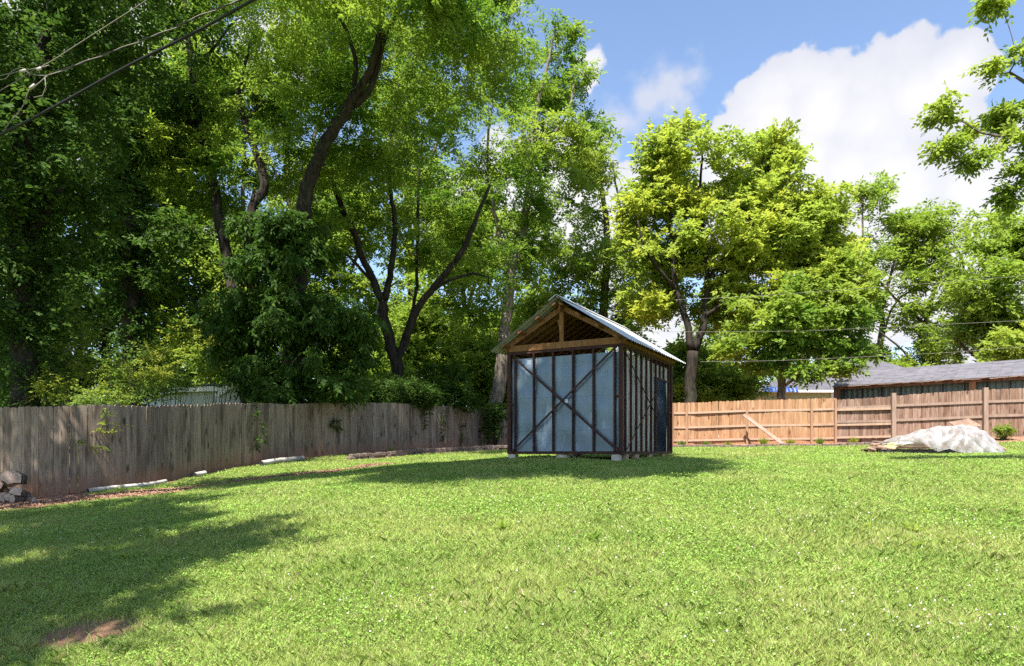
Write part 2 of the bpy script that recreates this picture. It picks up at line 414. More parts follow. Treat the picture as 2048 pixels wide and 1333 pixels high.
LF = [(-15.5,13.4),(-12.5,13.9),(-10.6,14.05),(-9.3,14.1),(-8.8,14.5),(-8.5,15.3),(-8.25,16.6),(-7.8,19.5),(-7.05,22.7),(-5.46,24.7),(-3.3,27.8),(-1.5,31.0),(1.0,33.0)]
RF = [(1.0,33.0),(4.6,30.2),(7.2,28.95),(7.9,28.75),(9.8,28.15),(11.6,27.5),(12.9,27.2)]
RO = [(12.9,27.2),(15.05,26.95),(18.15,26.4),(22,25.7),(26,25.0)]
LFr = resample(LF, .3)
strip = [gpix(-60,1010), gpix(60,1010), gpix(150,1002), gpix(300,985), gpix(480,965), gpix(600,950), gpix(700,940), gpix(775,928)]
EDGE_L = [(-5.3,22.0),(-4.3,23.2),(-3.2,24.6),(-1.6,26.2),(-.2,27.2),(1.5,27.9),(3.6,27.8)]
EDGE_R = [(3.6,27.8),(6.0,27.1),(7.6,26.6),(10,26.2),(12,25.9),(13.2,25.7),(14.3,25.2)]
def smooth01(a): a = np.clip(a, 0, 1); return a * a * (3 - 2 * a)
def wob(x, y, s=1.): return np.sin(x * 3.1 * s + 2 * np.sin(y * 1.7 * s)) * .5 + np.sin(y * 4.3 * s + 1.5 * np.sin(x * 2.9 * s)) * .5
def inside_bed(x, y):
    """mulch beds between the stone edging and the fences: y beyond the edging line"""
    E = np.array(EDGE_L + EDGE_R[1:] + [(17.5,24.2),(26,22.6)])
    ye = np.interp(x, E[:, 0], E[:, 1], left=99, right=22)
    return y > ye
def dirt(x, y):
    x = np.asarray(x, float); y = np.asarray(y, float); w = wob(x, y)
    d1 = smooth01((.62 + .18 * w + .5 * np.clip((-5.5 - x) / 3, 0, 1) - dist_poly(x, y, strip)) / .25)
    d2 = smooth01((.28 + .10 * w - dist_poly(x, y, LF)) / .2)
    corner = [gpix(0, 1000), gpix(110, 995), gpix(160, 985)]
    d3 = smooth01((.55 + .15 * w - dist_poly(x, y, corner)) / .25)
    d = np.maximum(np.maximum(d1, d2), d3)
    d = np.maximum(d, inside_bed(x, y) * 1.0)
    d = np.maximum(d, .95 * smooth01((.35 + .08 * w - dist_poly(x, y, EDGE_L)) / .15))
    d = np.maximum(d, .9 * smooth01((.16 + .05 * w - dist_poly(x, y, EDGE_R)) / .1))
    c = gpix(160, 1275); q = np.hypot((x - c[0]) / .42, (y - c[1]) / .42); d = np.maximum(d, .97 * smooth01((1.1 + .25 * w - q) / .4))
    c = gpix(345, 1083); q = np.hypot((x - c[0]) / .2, (y - c[1]) / .2); d = np.maximum(d, .5 * smooth01((1.1 + .25 * w - q) / .5))
    d = np.maximum(d, smooth01((.45 + .12 * w - dist_poly(x, y, [(10.2,19.8),(11.6,19.6)])) / .3) * .7)
    return d
def dry(x, y):
    x = np.asarray(x, float); y = np.asarray(y, float); w = wob(x, y)
    c = np.array((7.2, 19.6)); q = np.hypot((x - c[0]) / 1.7, (y - c[1]) / .9)
    r = smooth01((1.2 + .3 * w - q) / .6)
    for (px, py, rx, ry) in ((1960,1090,1.1,.5),(1850,1060,.8,.4),(860,1210,.5,.3),(1080,1200,.5,.3),(1400,1140,.4,.3),(1640,1190,.5,.3),(100,1255,.5,.3),(2020,975,.9,.4),(1230,1330,.4,.3),(1900,1240,.5,.3)):
        c = gpix(px, py); q = np.hypot((x - c[0]) / rx, (y - c[1]) / ry)
        r = np.maximum(r, .5 * smooth01((1.1 + .4 * w - q) / .7))
    return r

gx = np.unique(np.r_[np.arange(-300, -40, 20), np.arange(-40, -17, 1.5), np.arange(-17, 28, .2), np.arange(28, 60, 2), np.arange(60, 400, 20)])
gy = np.unique(np.r_[np.arange(-120, -8, 12), np.arange(-8, 2, 1), np.arange(2, 35, .2), np.arange(35, 70, 2), np.arange(70, 700, 25)])
GX, GY = np.meshgrid(gx, gy); x = GX.ravel(); y = GY.ravel()
z = gz_arr(x, y)
nx, ny = len(gx), len(gy)
idx = np.arange(nx * ny).reshape(ny, nx)
FC = np.stack([idx[:-1, :-1], idx[:-1, 1:], idx[1:, 1:], idx[1:, :-1]], -1).reshape(-1, 4)
m, t, out = mat('ground_soil_and_turf')
a = nod(t, 'Attribute'); a.attribute_name = 'dirt'; a2 = nod(t, 'Attribute'); a2.attribute_name = 'dry'
a3 = nod(t, 'Attribute'); a3.attribute_name = 'bed'
n1 = noise(t, 40, 6, rough=.7); n2 = noise(t, 1.2, 4); n3 = noise(t, 130, 3)
turf = mixc(t, rng_(t, n1, .35, .65), (.055, .085, .016), (.16, .20, .045)); turf = mixc(t, rng_(t, n2, .4, .7, 0, .5), turf, (.14, .15, .04))
turf = mixc(t, rng_(t, n3, .62, .72, 0, .6), turf, (.26, .22, .10))
turf = mixc(t, a2.outputs['Fac'], turf, (.30, .25, .12))
soil = mixc(t, rng_(t, n1, .35, .65), (.14, .065, .04), (.33, .18, .12)); soil = mixc(t, rng_(t, n3, .5, .7, 0, .7), soil, (.38, .25, .17))
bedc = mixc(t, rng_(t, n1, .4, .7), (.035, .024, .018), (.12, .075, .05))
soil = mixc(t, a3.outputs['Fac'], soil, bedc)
c = mixc(t, a.outputs['Fac'], turf, soil)
finish(t, out, c, .95, 0, .1, n1, .8, .03); MT['ground'] = m
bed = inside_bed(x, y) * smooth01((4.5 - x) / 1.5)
g = raw('ground', np.stack([x, y, z], 1), FC, m, None, True, {'dirt': dirt(x, y), 'dry': dry(x, y), 'bed': bed}); tag(g, kind='structure')

# ------------------------------------------------------------------ lawn (stuff)
SHED_C = np.array((-.108, 14.77)); E1 = np.array((.8755, -.4832)); E2 = np.array((.4832, .8755)); SW, SL = 2.62, 3.6
def in_yard(x, y):
    Lx = np.array(LF); fx = np.interp(y, Lx[3:, 1], Lx[3:, 0], left=-15.5)
    ok = np.where(y > 14.3, x > fx + .1, np.where(y > 13.3, x > -15.4, True)) & (x > -15.5)
    ok &= ~((x < -9.3) & (y > 13.7))
    R = np.array(RF + RO[1:]); fy = np.interp(x, R[:, 0], R[:, 1], left=33)
    ok &= y < fy - .1
    u = (x - SHED_C[0]) * E1[0] + (y - SHED_C[1]) * E1[1]; v = (x - SHED_C[0]) * E2[0] + (y - SHED_C[1]) * E2[1]
    ok &= ~((u > .15) & (u < SW - .15) & (v > .25) & (v < SL - .1))
    return ok
def vnoise(x, y, s, seed=0):
    r = np.random.default_rng(seed); G = r.random((256, 256)); X = x * s + 50; Y = y * s + 50
    xi = np.floor(X).astype(int); yi = np.floor(Y).astype(int); fx = X - xi; fy = Y - yi; fx = fx*fx*(3-2*fx); fy = fy*fy*(3-2*fy)
    g = lambda i, j: G[i % 256, j % 256]
    return (g(xi,yi)*(1-fx)+g(xi+1,yi)*fx)*(1-fy) + (g(xi,yi+1)*(1-fx)+g(xi+1,yi+1)*fx)*fy
def lawn(name, n, hmin, hmax, wid, mt, seed, lean=.5, dmin=3.0, dens=None, seg2=True, label='', cat='grass', tuft=None):
    r = np.random.default_rng(seed)
    d = np.exp(r.uniform(math.log(dmin), math.log(31), n)); x = r.uniform(-1, 1, n) * (.80 * d + 2.4); y = d
    keep = in_yard(x, y) & (r.random(n) > dirt(x, y) * 1.0) & (r.random(n) > dry(x, y) * .65)
    if dens is not None: keep &= r.random(n) < dens(x, y)
    x = x[keep]; y = y[keep]
    if tuft:
        x = x + r.normal(0, .0, len(x))
    n = len(x); z = gz_arr(x, y) - .004
    big = vnoise(x, y, .9, 3) * .5 + vnoise(x, y, 2.7, 4) * .5
    h = r.uniform(hmin, hmax, n) * (.55 + .9 * big) * (1 + .5 * (vnoise(x, y, 6, 5) > .78))
    far = np.clip(y / 5, .75, 8)
    w = wid * far ** .85 * r.uniform(.6, 1.4, n)
    th = r.uniform(0, 2 * np.pi, n); lx = np.clip(r.normal(0, lean, n), -1, 1) * h; ly = np.clip(r.normal(0, lean, n), -1, 1) * h
    dx = np.cos(th) * w; dy = np.sin(th) * w
    base = np.stack([x, y, z], 1); sd_ = np.stack([dx, dy, np.zeros(n)], 1); up = np.stack([lx, ly, h], 1)
    b0 = base - sd_; b1 = base + sd_
    m1 = base + up * .55 + sd_ * .75 - np.stack([lx, ly, 0 * h], 1) * .25; m0 = m1 - sd_ * 1.5; tip = base + up * [1.15, 1.15, .92]
    V = np.stack([b0, b1, m1, tip, m0], 1).reshape(-1, 3)
    Fq = (np.arange(n) * 5)[:, None] + np.array([0, 1, 2, 3, 4])[None]
    o = raw(name, V, Fq, mt, None, False)
    return tag(o, label, cat, kind='stuff')
def grass_mat(name, c1, c2, c3, trans=.45):
    m, t, out = mat(name)
    g = t.nodes.new('ShaderNodeNewGeometry'); r = g.outputs['Random Per Island']
    col = mixc(t, r, c1, c2)
    cl = noise(t, .9, 4); cl2 = noise(t, 4.5, 3)
    col = mixc(t, rng_(t, cl, .40, .62, 0, .75), col, c3)
    col = mixc(t, rng_(t, cl2, .55, .7, 0, .5), col, [v * 1.25 for v in c2])
    dry_ = M_('GREATER_THAN', M_('FRACT', M_('MULTIPLY', r, 37.7, tree=t), tree=t), .86, tree=t)
    col = mixc(t, dry_, col, (.42, .36, .17))
    p = finish(t, out, col, .45, 0, .45)
    tr = t.nodes.new('ShaderNodeBsdfTranslucent'); t.links.new(col, tr.inputs['Color'])
    mixs = t.nodes.new('ShaderNodeMixShader'); mixs.inputs[0].default_value = trans
    t.links.new(p.outputs[0], mixs.inputs[1]); t.links.new(tr.outputs[0], mixs.inputs[2]); t.links.new(mixs.outputs[0], out.inputs[0])
    return m
MT['grass'] = grass_mat('grass', (.18, .31, .045), (.37, .485, .105), (.43, .50, .135))
MT['clover'] = leaf_mat('clover', (.15, .28, .045), (.26, .38, .08), .3)
lawn('grass', 1500000, .022, .058, .0021, MT['grass'], 11, .55, label='short mown green lawn grass covering the sloping yard')
lawn('tall_grass', 36000, .055, .10, .0020, MT['grass'], 12, .3, dens=lambda x, y: smooth01((vnoise(x, y, 3.3, 9) - .66) / .12) + .02, label='longer darker grass tufts scattered over the lawn')
# clover leaflets: tiny flat quads
def clover(n, seed):
    r = np.random.default_rng(seed)
    d = np.exp(r.uniform(math.log(3.0), math.log(26), n)); x = r.uniform(-1, 1, n) * (.80 * d + 2.4); y = d
    keep = in_yard(x, y) & (r.random(n) > dirt(x, y)) & (r.random(n) < smooth01((vnoise(x, y, 1.1, 21) - .2) / .5)) & (r.random(n) > dry(x, y) * .8)
    x = x[keep]; y = y[keep]; n = len(x)
    z = gz_arr(x, y) + r.uniform(.015, .05, n); s = .0075 * np.clip(y / 5, .8, 6) ** .7 * r.uniform(.7, 1.4, n)
    th = r.uniform(0, 6.28, n); a = np.stack([np.cos(th), np.sin(th), r.normal(0, .35, n)], 1) * s[:, None]; b = np.stack([-np.sin(th), np.cos(th), r.normal(0, .35, n)], 1) * s[:, None]
    c = np.stack([x, y, z], 1)
    V = np.stack([c - a, c - b * .8, c + a, c + b * .8], 1).reshape(-1, 3); Fq = (np.arange(n) * 4)[:, None] + np.arange(4)[None]
    tag(raw('clover', V, Fq, MT['clover'], None), 'low clover leaves mixed through the lawn', 'clover', kind='stuff')
clover(300000, 31)
# clover flower heads
m, t, out = mat('clover_flower'); finish(t, out, (.78, .76, .66), .8); MT['flower'] = m
def flowers(n, seed):
    r = np.random.default_rng(seed); P = []
    cen = [(1640,1040,300,40),(1900,1070,200,40),(1500,1030,120,25),(1250,1080,200,50),(150,1070,160,30),(900,1010,220,20),(1200,1020,200,20),(1700,1150,350,60),(1500,1260,400,60),(700,1230,300,60),(1900,1250,200,60)]
    for k in range(n):
        c = cen[r.integers(len(cen))] if r.random() < .85 else (1024, 1120, 900, 120)
        px, py = r.normal(c[0], c[2] * .6), r.normal(c[1], c[3] * .5)
        if py < 945 or py > 1345: continue
        P.append(gpix(px, py))
    P = np.array(P); P = P[in_yard(P[:, 0], P[:, 1])]; n = len(P); z = gz_arr(P[:, 0], P[:, 1]) + r.uniform(.05, .085, n)
    s = .0075 * r.uniform(.6, 1.2, n)
    o = np.array([(1,0,0),(0,1,0),(-1,0,0),(0,-1,0),(0,0,.8),(0,0,-.8)])
    V = (np.stack([P[:, 0], P[:, 1], z], 1)[:, None] + o[None] * s[:, None, None]).reshape(-1, 3)
    f = np.array([(0,1,4),(1,2,4),(2,3,4),(3,0,4),(1,0,5),(2,1,5),(3,2,5),(0,3,5)])
    tag(raw('clover_flowers', V, ((np.arange(n) * 6)[:, None, None] + f[None]).reshape(-1, 3), MT['flower'], None, True), 'tiny white clover flower heads dotted over the lawn', 'flowers', kind='stuff')
flowers(300, 5)
# mulch chips
def chips(n, seed, mt, name, label, region):
    r = np.random.default_rng(seed); x, y = region(r, n)
    n = len(x); z = gz_arr(x, y) + r.uniform(0, .02, n)
    th = r.uniform(0, 6.28, n); l = r.uniform(.015, .05, n); w = r.uniform(.004, .01, n)
    a = np.stack([np.cos(th), np.sin(th), r.normal(0, .3, n)], 1) * l[:, None]; b = np.stack([-np.sin(th), np.cos(th), r.normal(0, .3, n)], 1) * w[:, None]
    c = np.stack([x, y, z], 1)
    V = np.stack([c - a - b, c - a + b, c + a + b, c + a - b], 1).reshape(-1, 3)
    tag(raw(name, V, (np.arange(n) * 4)[:, None] + np.arange(4)[None], mt, None), label, 'mulch', kind='stuff')
m, t, out = mat('pine_straw'); gg = nod(t, 'NewGeometry'); finish(t, out, mixc(t, gg.outputs['Random Per Island'], (.13, .062, .036), (.40, .24, .165)), .9); MT['straw'] = m
def reg_left(r, n):
    k = r.integers(0, len(strip) - 1, n); u = r.random(n); A = np.array(strip)
    P = A[k] * (1 - u[:, None]) + A[k + 1] * u[:, None] + r.normal(0, .3, (n, 2))
    q = LFr[r.integers(0, len(LFr), n)] + r.normal(0, .25, (n, 2)); sel = r.random(n) < .35; P[sel] = q[sel]
    ok = in_yard(P[:, 0], P[:, 1]) & (r.random(n) < dirt(P[:, 0], P[:, 1]) + .03); return P[ok, 0], P[ok, 1]
chips(26000, 41, MT['straw'], 'pine_straw', 'reddish pine straw and wood chips along the grey fence', reg_left)
def reg_bed(r, n):
    x = r.uniform(-5, 26, n); y = r.uniform(20, 33, n); ok = inside_bed(x, y) & in_yard(x, y) ; return x[ok], y[ok]
chips(22000, 42, MT['straw'], 'bark_mulch', 'brown bark mulch in the beds behind the stone edging', reg_bed)

# ------------------------------------------------------------------ foliage tools
def leaf_quads(C, A, Wd, Nm, ln, wd):
    """leaf blades: centre-base C, axis A (unit), width dir, length, width -> folded diamonds"""
    b = C; tip = C + A * ln[:, None]; mid = C + A * (ln * .45)[:, None]
    l = mid + Wd * (wd / 2)[:, None] + Nm * (wd * .12)[:, None]; r = mid - Wd * (wd / 2)[:, None] + Nm * (wd * .12)[:, None]
    V = np.stack([b, r, tip, l], 1).reshape(-1, 3)
    n = len(C); return V, (np.arange(n) * 4)[:, None] + np.arange(4)[None]
def unit(v): return v / np.maximum(np.linalg.norm(v, axis=-1, keepdims=True), 1e-9)
def spray_leaves(r, centers, rad, sprays, leaflets, slen, ln, wd, droop=.35, up=.15):
    """clusters of pinnate sprays; centers (k,3), rad (k,) or scalar"""
    k = len(centers); n = k * sprays
    c = np.repeat(centers, sprays, 0); rr = np.repeat(np.broadcast_to(rad, (k,)), sprays)
    o = r.normal(0, 1, (n, 3)); o = unit(o) * (r.random(n) ** .45)[:, None] * rr[:, None]; o[:, 2] *= .62
    d = unit(o * [1, 1, .5] + r.normal(0, .35, (n, 3)) * rr[:, None]); d[:, 2] -= droop * r.random(n); d[:, 2] += up; d = unit(d)
    s0 = c + o - d * (slen * .3)
    side = unit(np.cross(d, np.array([0, 0, 1.0]) + r.normal(0, .25, (n, 3))))
    nm = unit(np.cross(side, d))
    m = leaflets; tt = np.tile(np.linspace(.12, 1, m), n); sg = np.tile(np.where(np.arange(m) % 2 == 0, 1., -1.), n)
    D = np.repeat(d, m, 0); SD = np.repeat(side, m, 0); NM = np.repeat(nm, m, 0); B = np.repeat(s0, m, 0)
    sl2 = slen * r.uniform(.6, 1.2, n).repeat(m)
    P = B + D * (tt * sl2)[:, None]; P[:, 2] -= droop * .35 * tt ** 2 * sl2
    last = np.tile(np.arange(m) == m - 1, n)
    A = D * .55 + SD * (sg * .8)[:, None]; A[last] = D[last]
    A = A + r.normal(0, .22, A.shape); A[:, 2] -= droop * .6; A = unit(A)
    NN = unit(NM + r.normal(0, .35, A.shape)); WD = unit(np.cross(A, NN)); NN = np.cross(WD, A)
    q = len(P); L_ = ln * r.uniform(.65, 1.25, q); W_ = wd * r.uniform(.7, 1.25, q)
    return leaf_quads(P, A, WD, NN, L_, W_)
def blob_points(r, blobs, shell=.45):
    out = []
    for (c, rad, n) in blobs:
        v = unit(r.normal(0, 1, (n, 3))); q = (shell + (1 - shell) * r.random(n)) ** .7
        out.append(np.array(c)[None] + v * q[:, None] * np.array(rad)[None])
    return np.concatenate(out)
def grow(r, limbs, centers, r0=.03):
    """limbs: list of [(x,y,z,rad)...]; returns mesh builder of trunk+limbs and twig builder"""
    big = MB(); tw = MB(); nodes = []; rads = []
    for i, l in enumerate(limbs):
        q = resample([(p[0], p[1], p[2], p[3]) for p in l], .35)
        jit = r.normal(0, 1, (len(q), 3)) * np.minimum(.03, q[:, 3:4] * .18); jit[0] = 0
        P = q[:, :3] + jit
        big.tube([Vector(p) for p in P], [max(.012, float(v)) for v in q[:, 3]], 10 if q[0, 3] > .12 else 7)
        nodes += list(P); rads += list(q[:, 3])
    nodes = np.array(nodes); rads = np.array(rads)
    dmin = np.array([np.min(np.linalg.norm(nodes - c, axis=1)) for c in centers])
    for ci in np.argsort(dmin):
        c = centers[ci]; dv = c - nodes; dist = np.linalg.norm(dv, axis=1) + np.maximum(0, -dv[:, 2]) * .8 + (rads > .14) * .3
        j = int(np.argmin(dist)); a = nodes[j]; L_ = np.linalg.norm(c - a)
        if L_ < .25: continue
        rs = min(rads[j] * .7, .012 + .012 * L_)
        mid = (a + c) / 2 + np.array([r.normal(0, .1) * L_, r.normal(0, .1) * L_, .06 * L_])
        ns = max(3, int(L_ / .5)); u = np.linspace(0, 1, ns + 1)[:, None]
        P = (1 - u) ** 2 * a + 2 * u * (1 - u) * mid + u * u * c; P[1:-1] += r.normal(0, .025 * min(1, L_), (ns - 1, 3))
        R = rs * (1 - u[:, 0]) + .007 * u[:, 0]
        tw.tube([Vector(p) for p in P], list(map(float, R)), 4, False)
        nodes = np.vstack([nodes, P[1:]]); rads = np.r_[rads, R[1:]]
    return big, tw
DENS = 1.3; LS = 1.3
def tree(name, label, base, limbs, blobs, leaf, bark, seed, rad=.75, sprays=9, leaflets=9, slen=.6, ln=.15, wd=.055, droop=.35, group='trees beyond the fences', cat='tree', shell=.45, ivy=None, up=.15):
    r = np.random.default_rng(seed)
    root = thing(name, base, label, cat, group)
    C0 = []
    for c, q, n in blobs:
        K = 6; nb = max(2, int(n * DENS / K)); bp = blob_points(r, [(c, q, nb)], shell)
        br = .32 * rad + .16 * min(q)
        C0.append(np.repeat(bp, K, 0) + np.clip(r.normal(0, 1, (nb * K, 3)), -1.8, 1.8) * br * [1, 1, .55])
    C = np.concatenate(C0); rad = rad * .78; ln = ln * LS; wd = wd * LS
    big, tw = grow(r, limbs, C)
    big.add(tw.v, tw.f, tw.h); big.build('trunk', MT[bark], root, True)
    V, Fq = spray_leaves(r, C, rad * r.uniform(.7, 1.25, len(C)), sprays, leaflets, slen, ln, wd, droop, up)
    raw('crown', V, Fq, MT[leaf], root)
    if ivy:
        pts, il, imat, n = ivy
        V, Fq = spray_leaves(r, blob_points(r, pts, .55), .35, 9, 5, .3, il, il * .6, .7, -.1)
        raw('ivy', V, Fq, MT[imat], root)
    return root
def lim(*pts):
    """limb from (px, py, depth, radius)"""
    return [(*at(p[0], p[1], p[2]), p[3]) for p in pts]
def B(px, py, d, rx, ry, rz, n):
    """crown blob centred on a pixel at depth d, radii in metres"""
    return (tuple(at(px, py, d)), (rx, ry, rz), n)
def ivycol(limb, k, rx, n):
    q = resample([(p[0], p[1], p[2]) for p in limb], .6)
    return [((p[0], p[1], p[2]), (rx, rx, .5), n) for p in q[:k]]

# ------------------------------------------------------------------ storage shed
sx0, sy0 = -.108, 14.77; ZB = 1.46; HF = 2.2
def sp(u, v, z): return Vector((sx0 + E1[0] * u + E2[0] * v, sy0 + E1[1] * u + E2[1] * v, ZB + z))
EU = Vector((E1[0], E1[1], 0)); EV = Vector((E2[0], E2[1], 0)); EZ = Vector((0, 0, 1))
RS = Matrix((EU, EV, EZ)).transposed()
shed = thing('storage_shed', sp(SW / 2, SL / 2, 0), 'unfinished metal storage shed with rusty steel studs, grey sheet walls and a corrugated gable roof', 'shed')
def sbox(name, m_, u, v, z, du, dv, dz, parent=shed):
    return MB().box(sp(u, v, z), (du, dv, dz), RS).build(name, MT[m_], parent)
# corner posts
for u in (.045, SW - .045):
    for v in (.045, SL - .045): sbox('corner_post', 'rust', u, v, HF / 2, .08, .08, HF)
# sills and top rails
for v in (.04, SL - .04):
    sbox('sill', 'rust', SW / 2, v, .03, SW - .18, .07, .06); sbox('top_rail', 'rust', SW / 2, v, HF - .03, SW - .18, .05, .06)
for u in (.04, SW - .04):
    sbox('sill', 'rust', u, SL / 2, .03, .07, SL - .18, .06); sbox('top_rail', 'rust', u, SL / 2, HF - .03, .05, SL - .18, .06)
ST = [.185 + .452 * k for k in range(6)]
for u in ST:
    sbox('stud', 'rust', u, .03, HF / 2, .036, .05, HF - .12); sbox('stud', 'rust', u, SL - .03, HF / 2, .036, .05, HF - .12)
SV = [.25 + .34 * k for k in range(7)]
for v in SV: sbox('stud', 'rust', SW - .03, v, HF / 2, .05, .034, HF - .12)
for v in SV + [2.63, 2.97, 3.3]: sbox('stud', 'rust', .03, v, HF / 2, .05, .034, HF - .12)
for v in (2.60, 2.91): sbox('stud', 'rust', SW - .03, v, 1.94, .05, .034, .40)
sbox('stud', 'rust', SW - .03, 3.30, HF / 2, .05, .036, HF - .12)
MB().beam(sp(SW - .03, 2.31, 1.74), sp(SW - .03, 3.28, 1.72), .05, .03).build('door_header', MT['rust'], shed)
# noggins
for (u, z_) in ((.135, 1.08), (SW - .13, 1.16)): sbox('noggin', 'rust', u, .03, z_, .08, .04, .03)
sbox('noggin', 'rust', SW - .03, .16, 1.14, .04, .12, .03); sbox('noggin', 'rust', SW - .03, 3.42, 1.0, .04, .16, .03)
# braces (flat strap on the face)
MB().beam(sp(.22, -.006, HF - .17), sp(SW - .05, -.006, .03), .012, .04, EV.cross(EU)).build('brace', MT['rust'], shed)
MB().beam(sp(.10, -.022, .02), sp(SW - .12, -.022, HF - .05), .012, .04).build('brace', MT['rust'], shed)
MB().tube([sp(SW + .012, .05, HF - .1), sp(SW + .012, 2.3, .80)], .013, 6).build('brace', MT['rust'], shed)
MB().tube([sp(SW + .028, .1, .05), sp(SW + .028, 2.3, 1.48)], .013, 6).build('brace', MT['rust'], shed)
# wall sheets, slightly buckled, behind the studs
def sheet(name, m_, p, du, dz, nrm, nu=28, nz=24, amp=.008, seed=0, hole=None):
    """p origin; du, dz vectors; nrm outward normal"""
    V = []; F_ = []; p = Vector(p)
    for j in range(nz + 1):
        for i in range(nu + 1):
            a, b = i / nu, j / nz
            w = amp * (math.sin(a * 19 + seed) * math.sin(b * 7 + 2 * seed) + .7 * math.sin(a * 43 + b * 9 + seed) + .5 * math.sin(b * 23 + a * 5))
            V.append(p + du * a + dz * b + nrm * w)
    F_ = [(j * (nu + 1) + i, j * (nu + 1) + i + 1, (j + 1) * (nu + 1) + i + 1, (j + 1) * (nu + 1) + i) for j in range(nz) for i in range(nu)]
    nV = len(V); V += [v - nrm * .004 for v in V]; F_ += [tuple(reversed([k + nV for k in f])) for f in F_]
    return raw(name, np.array(V), F_, MT[m_], shed, True)
sheet('wall_sheet', 'galv', sp(.05, .075, .05), EU * (SW - .1), EZ * (HF - .20), -EV, seed=1, amp=.007)
sheet('wall_sheet', 'galv_side', sp(SW - .075, .05, .05), EV * 2.24, EZ * (HF - .18), EU, seed=2)
sheet('wall_sheet', 'galv_side', sp(SW - .075, 2.31, 1.76), EV * .97, EZ * .30, EU, nu=10, nz=6, seed=3)
sheet('wall_sheet', 'galv_side', sp(SW - .075, 3.31, .05), EV * .2, EZ * (HF - .20), EU, nu=3, seed=4)
sheet('wall_sheet', 'galv', sp(.075, .05, .05), EV * (SL - .1), EZ * (HF - .24), -EU, seed=5)
sheet('wall_sheet', 'galv', sp(.05, SL - .075, .05), EU * (SW - .1), EZ * (HF - .24), EV, seed=6)
sbox('floor_deck', 'lumber', SW / 2, SL / 2, .035, SW - .2, SL - .2, .03)
sbox('paper_label', 'sticker', 1.375, .0655, 1.10, .07, .004, .075)
sbox('paper_label', 'sticker', SW - .0655, 1.80, 1.12, .004, .05, .09)
mb = MB()
for (u0, z0_, u1, z1_) in ((1.98,1.66,1.985,1.72),(2.02,1.65,2.02,1.71),(2.02,1.71,2.05,1.70),(2.055,1.66,2.05,1.71),(2.10,1.63,2.12,1.73),(2.15,1.68,2.22,1.69),(2.15,1.655,2.22,1.66),(2.25,1.66,2.28,1.71),(2.28,1.66,2.25,1.71)):
    mb.beam(sp(u0, .064, z0_), sp(u1, .064, z1_), .002, .004, EV.cross(EZ))
mb.build('chalk_marks', MT['pipe'], shed)
# roof structure
ZT = HF; RZ = 3.18; hs = SW / 2; slope = (RZ - .06 - (ZT + .08)) / hs
sbox('tie_beam', 'lumber', SW / 2, .02, ZT + .065, SW + .02, .04, .13)
sbox('plate_beam', 'lumber', SW + .0, SL / 2, ZT + .03, .09, SL, .055); sbox('plate_beam', 'lumber', 0, SL / 2, ZT + .03, .09, SL, .055)
sbox('tie_beam', 'lumber', SW / 2, SL - .02, ZT + .065, SW + .02, .04, .13)
sbox('king_post', 'lumber', SW / 2 - .02, .02, ZT + .13 + .33, .085, .036, .66)
sbox('king_post', 'lumber', SW / 2 - .02, SL - .02, ZT + .13 + .33, .085, .036, .66)
nR = 13
for k in range(nR):
    v = .02 + (SL - .04) * k / (nR - 1)
    for s in (-1, 1):
        MB().beam(sp(hs + s * .02, v, RZ - .155), sp(hs + s * (hs + .08), v, ZT + .045 + .02), .038, .10).build('rafter', MT['lumber'], shed)
sbox('ridge_board', 'lumber', hs, SL / 2, RZ - .16, .034, SL + .3, .13)
e = .263; ro = .29
for s in (-1, 1):
    for fr in (.05, .29, .55, .80):
        uu = hs + s * (hs + e) * fr; zz = RZ - .066 - (RZ - (ZT + .05)) / (hs + e) * 0 - (3.24 - 2.23) / (hs + e) * (hs + e) * fr + .0
        MB().beam(sp(uu, -ro + .02, zz - .0), sp(uu, SL + .18, zz - .0), .085, .036, (EU * (s * .64) + EZ)).build('purlin', MT['lumber'], shed)
    # corrugated sheet
    V = []; F_ = []; nuu = 8; nv = 230; v0, v1 = -ro, SL + .2
    th_ = .004
    for layer in (0, 1):
        for i in range(nuu + 1):
            fr = i / nuu
            for j in range(nv + 1):
                vv = v0 + (v1 - v0) * j / nv
                zc = .014 * math.sin(2 * math.pi * vv / .14) * 1.0
                V.append(sp(hs + s * (hs + e) * fr, vv, 3.24 - 1.01 * fr + zc - layer * th_ - .02))
    M1 = (nuu + 1) * (nv + 1)
    for i in range(nuu):
        for j in range(nv):
            a = i * (nv + 1) + j; q = (a, a + 1, a + nv + 2, a + nv + 1)
            F_.append(q if s < 0 else tuple(reversed(q))); q2 = tuple(x_ + M1 for x_ in q); F_.append(tuple(reversed(q2)) if s < 0 else q2)
    raw('roof_sheet', np.array(V), F_, MT['roof_metal'], shed, True)
MB().beam(sp(hs - .09, -ro - .01, 3.195), sp(hs - .09, SL + .2, 3.195), .2, .006, Vector(EZ) * 1 - EU * .64).beam(sp(hs + .09, -ro - .01, 3.196), sp(hs + .09, SL + .2, 3.196), .2, .006, Vector(EZ) + EU * .64).build('ridge_cap', MT['roof_metal'], shed)
MB().beam(sp(hs - .10, .06, ZT + .60), sp(hs - .02, .06, ZT + .22), .03, .06).build('gusset', MT['lumber'], shed)

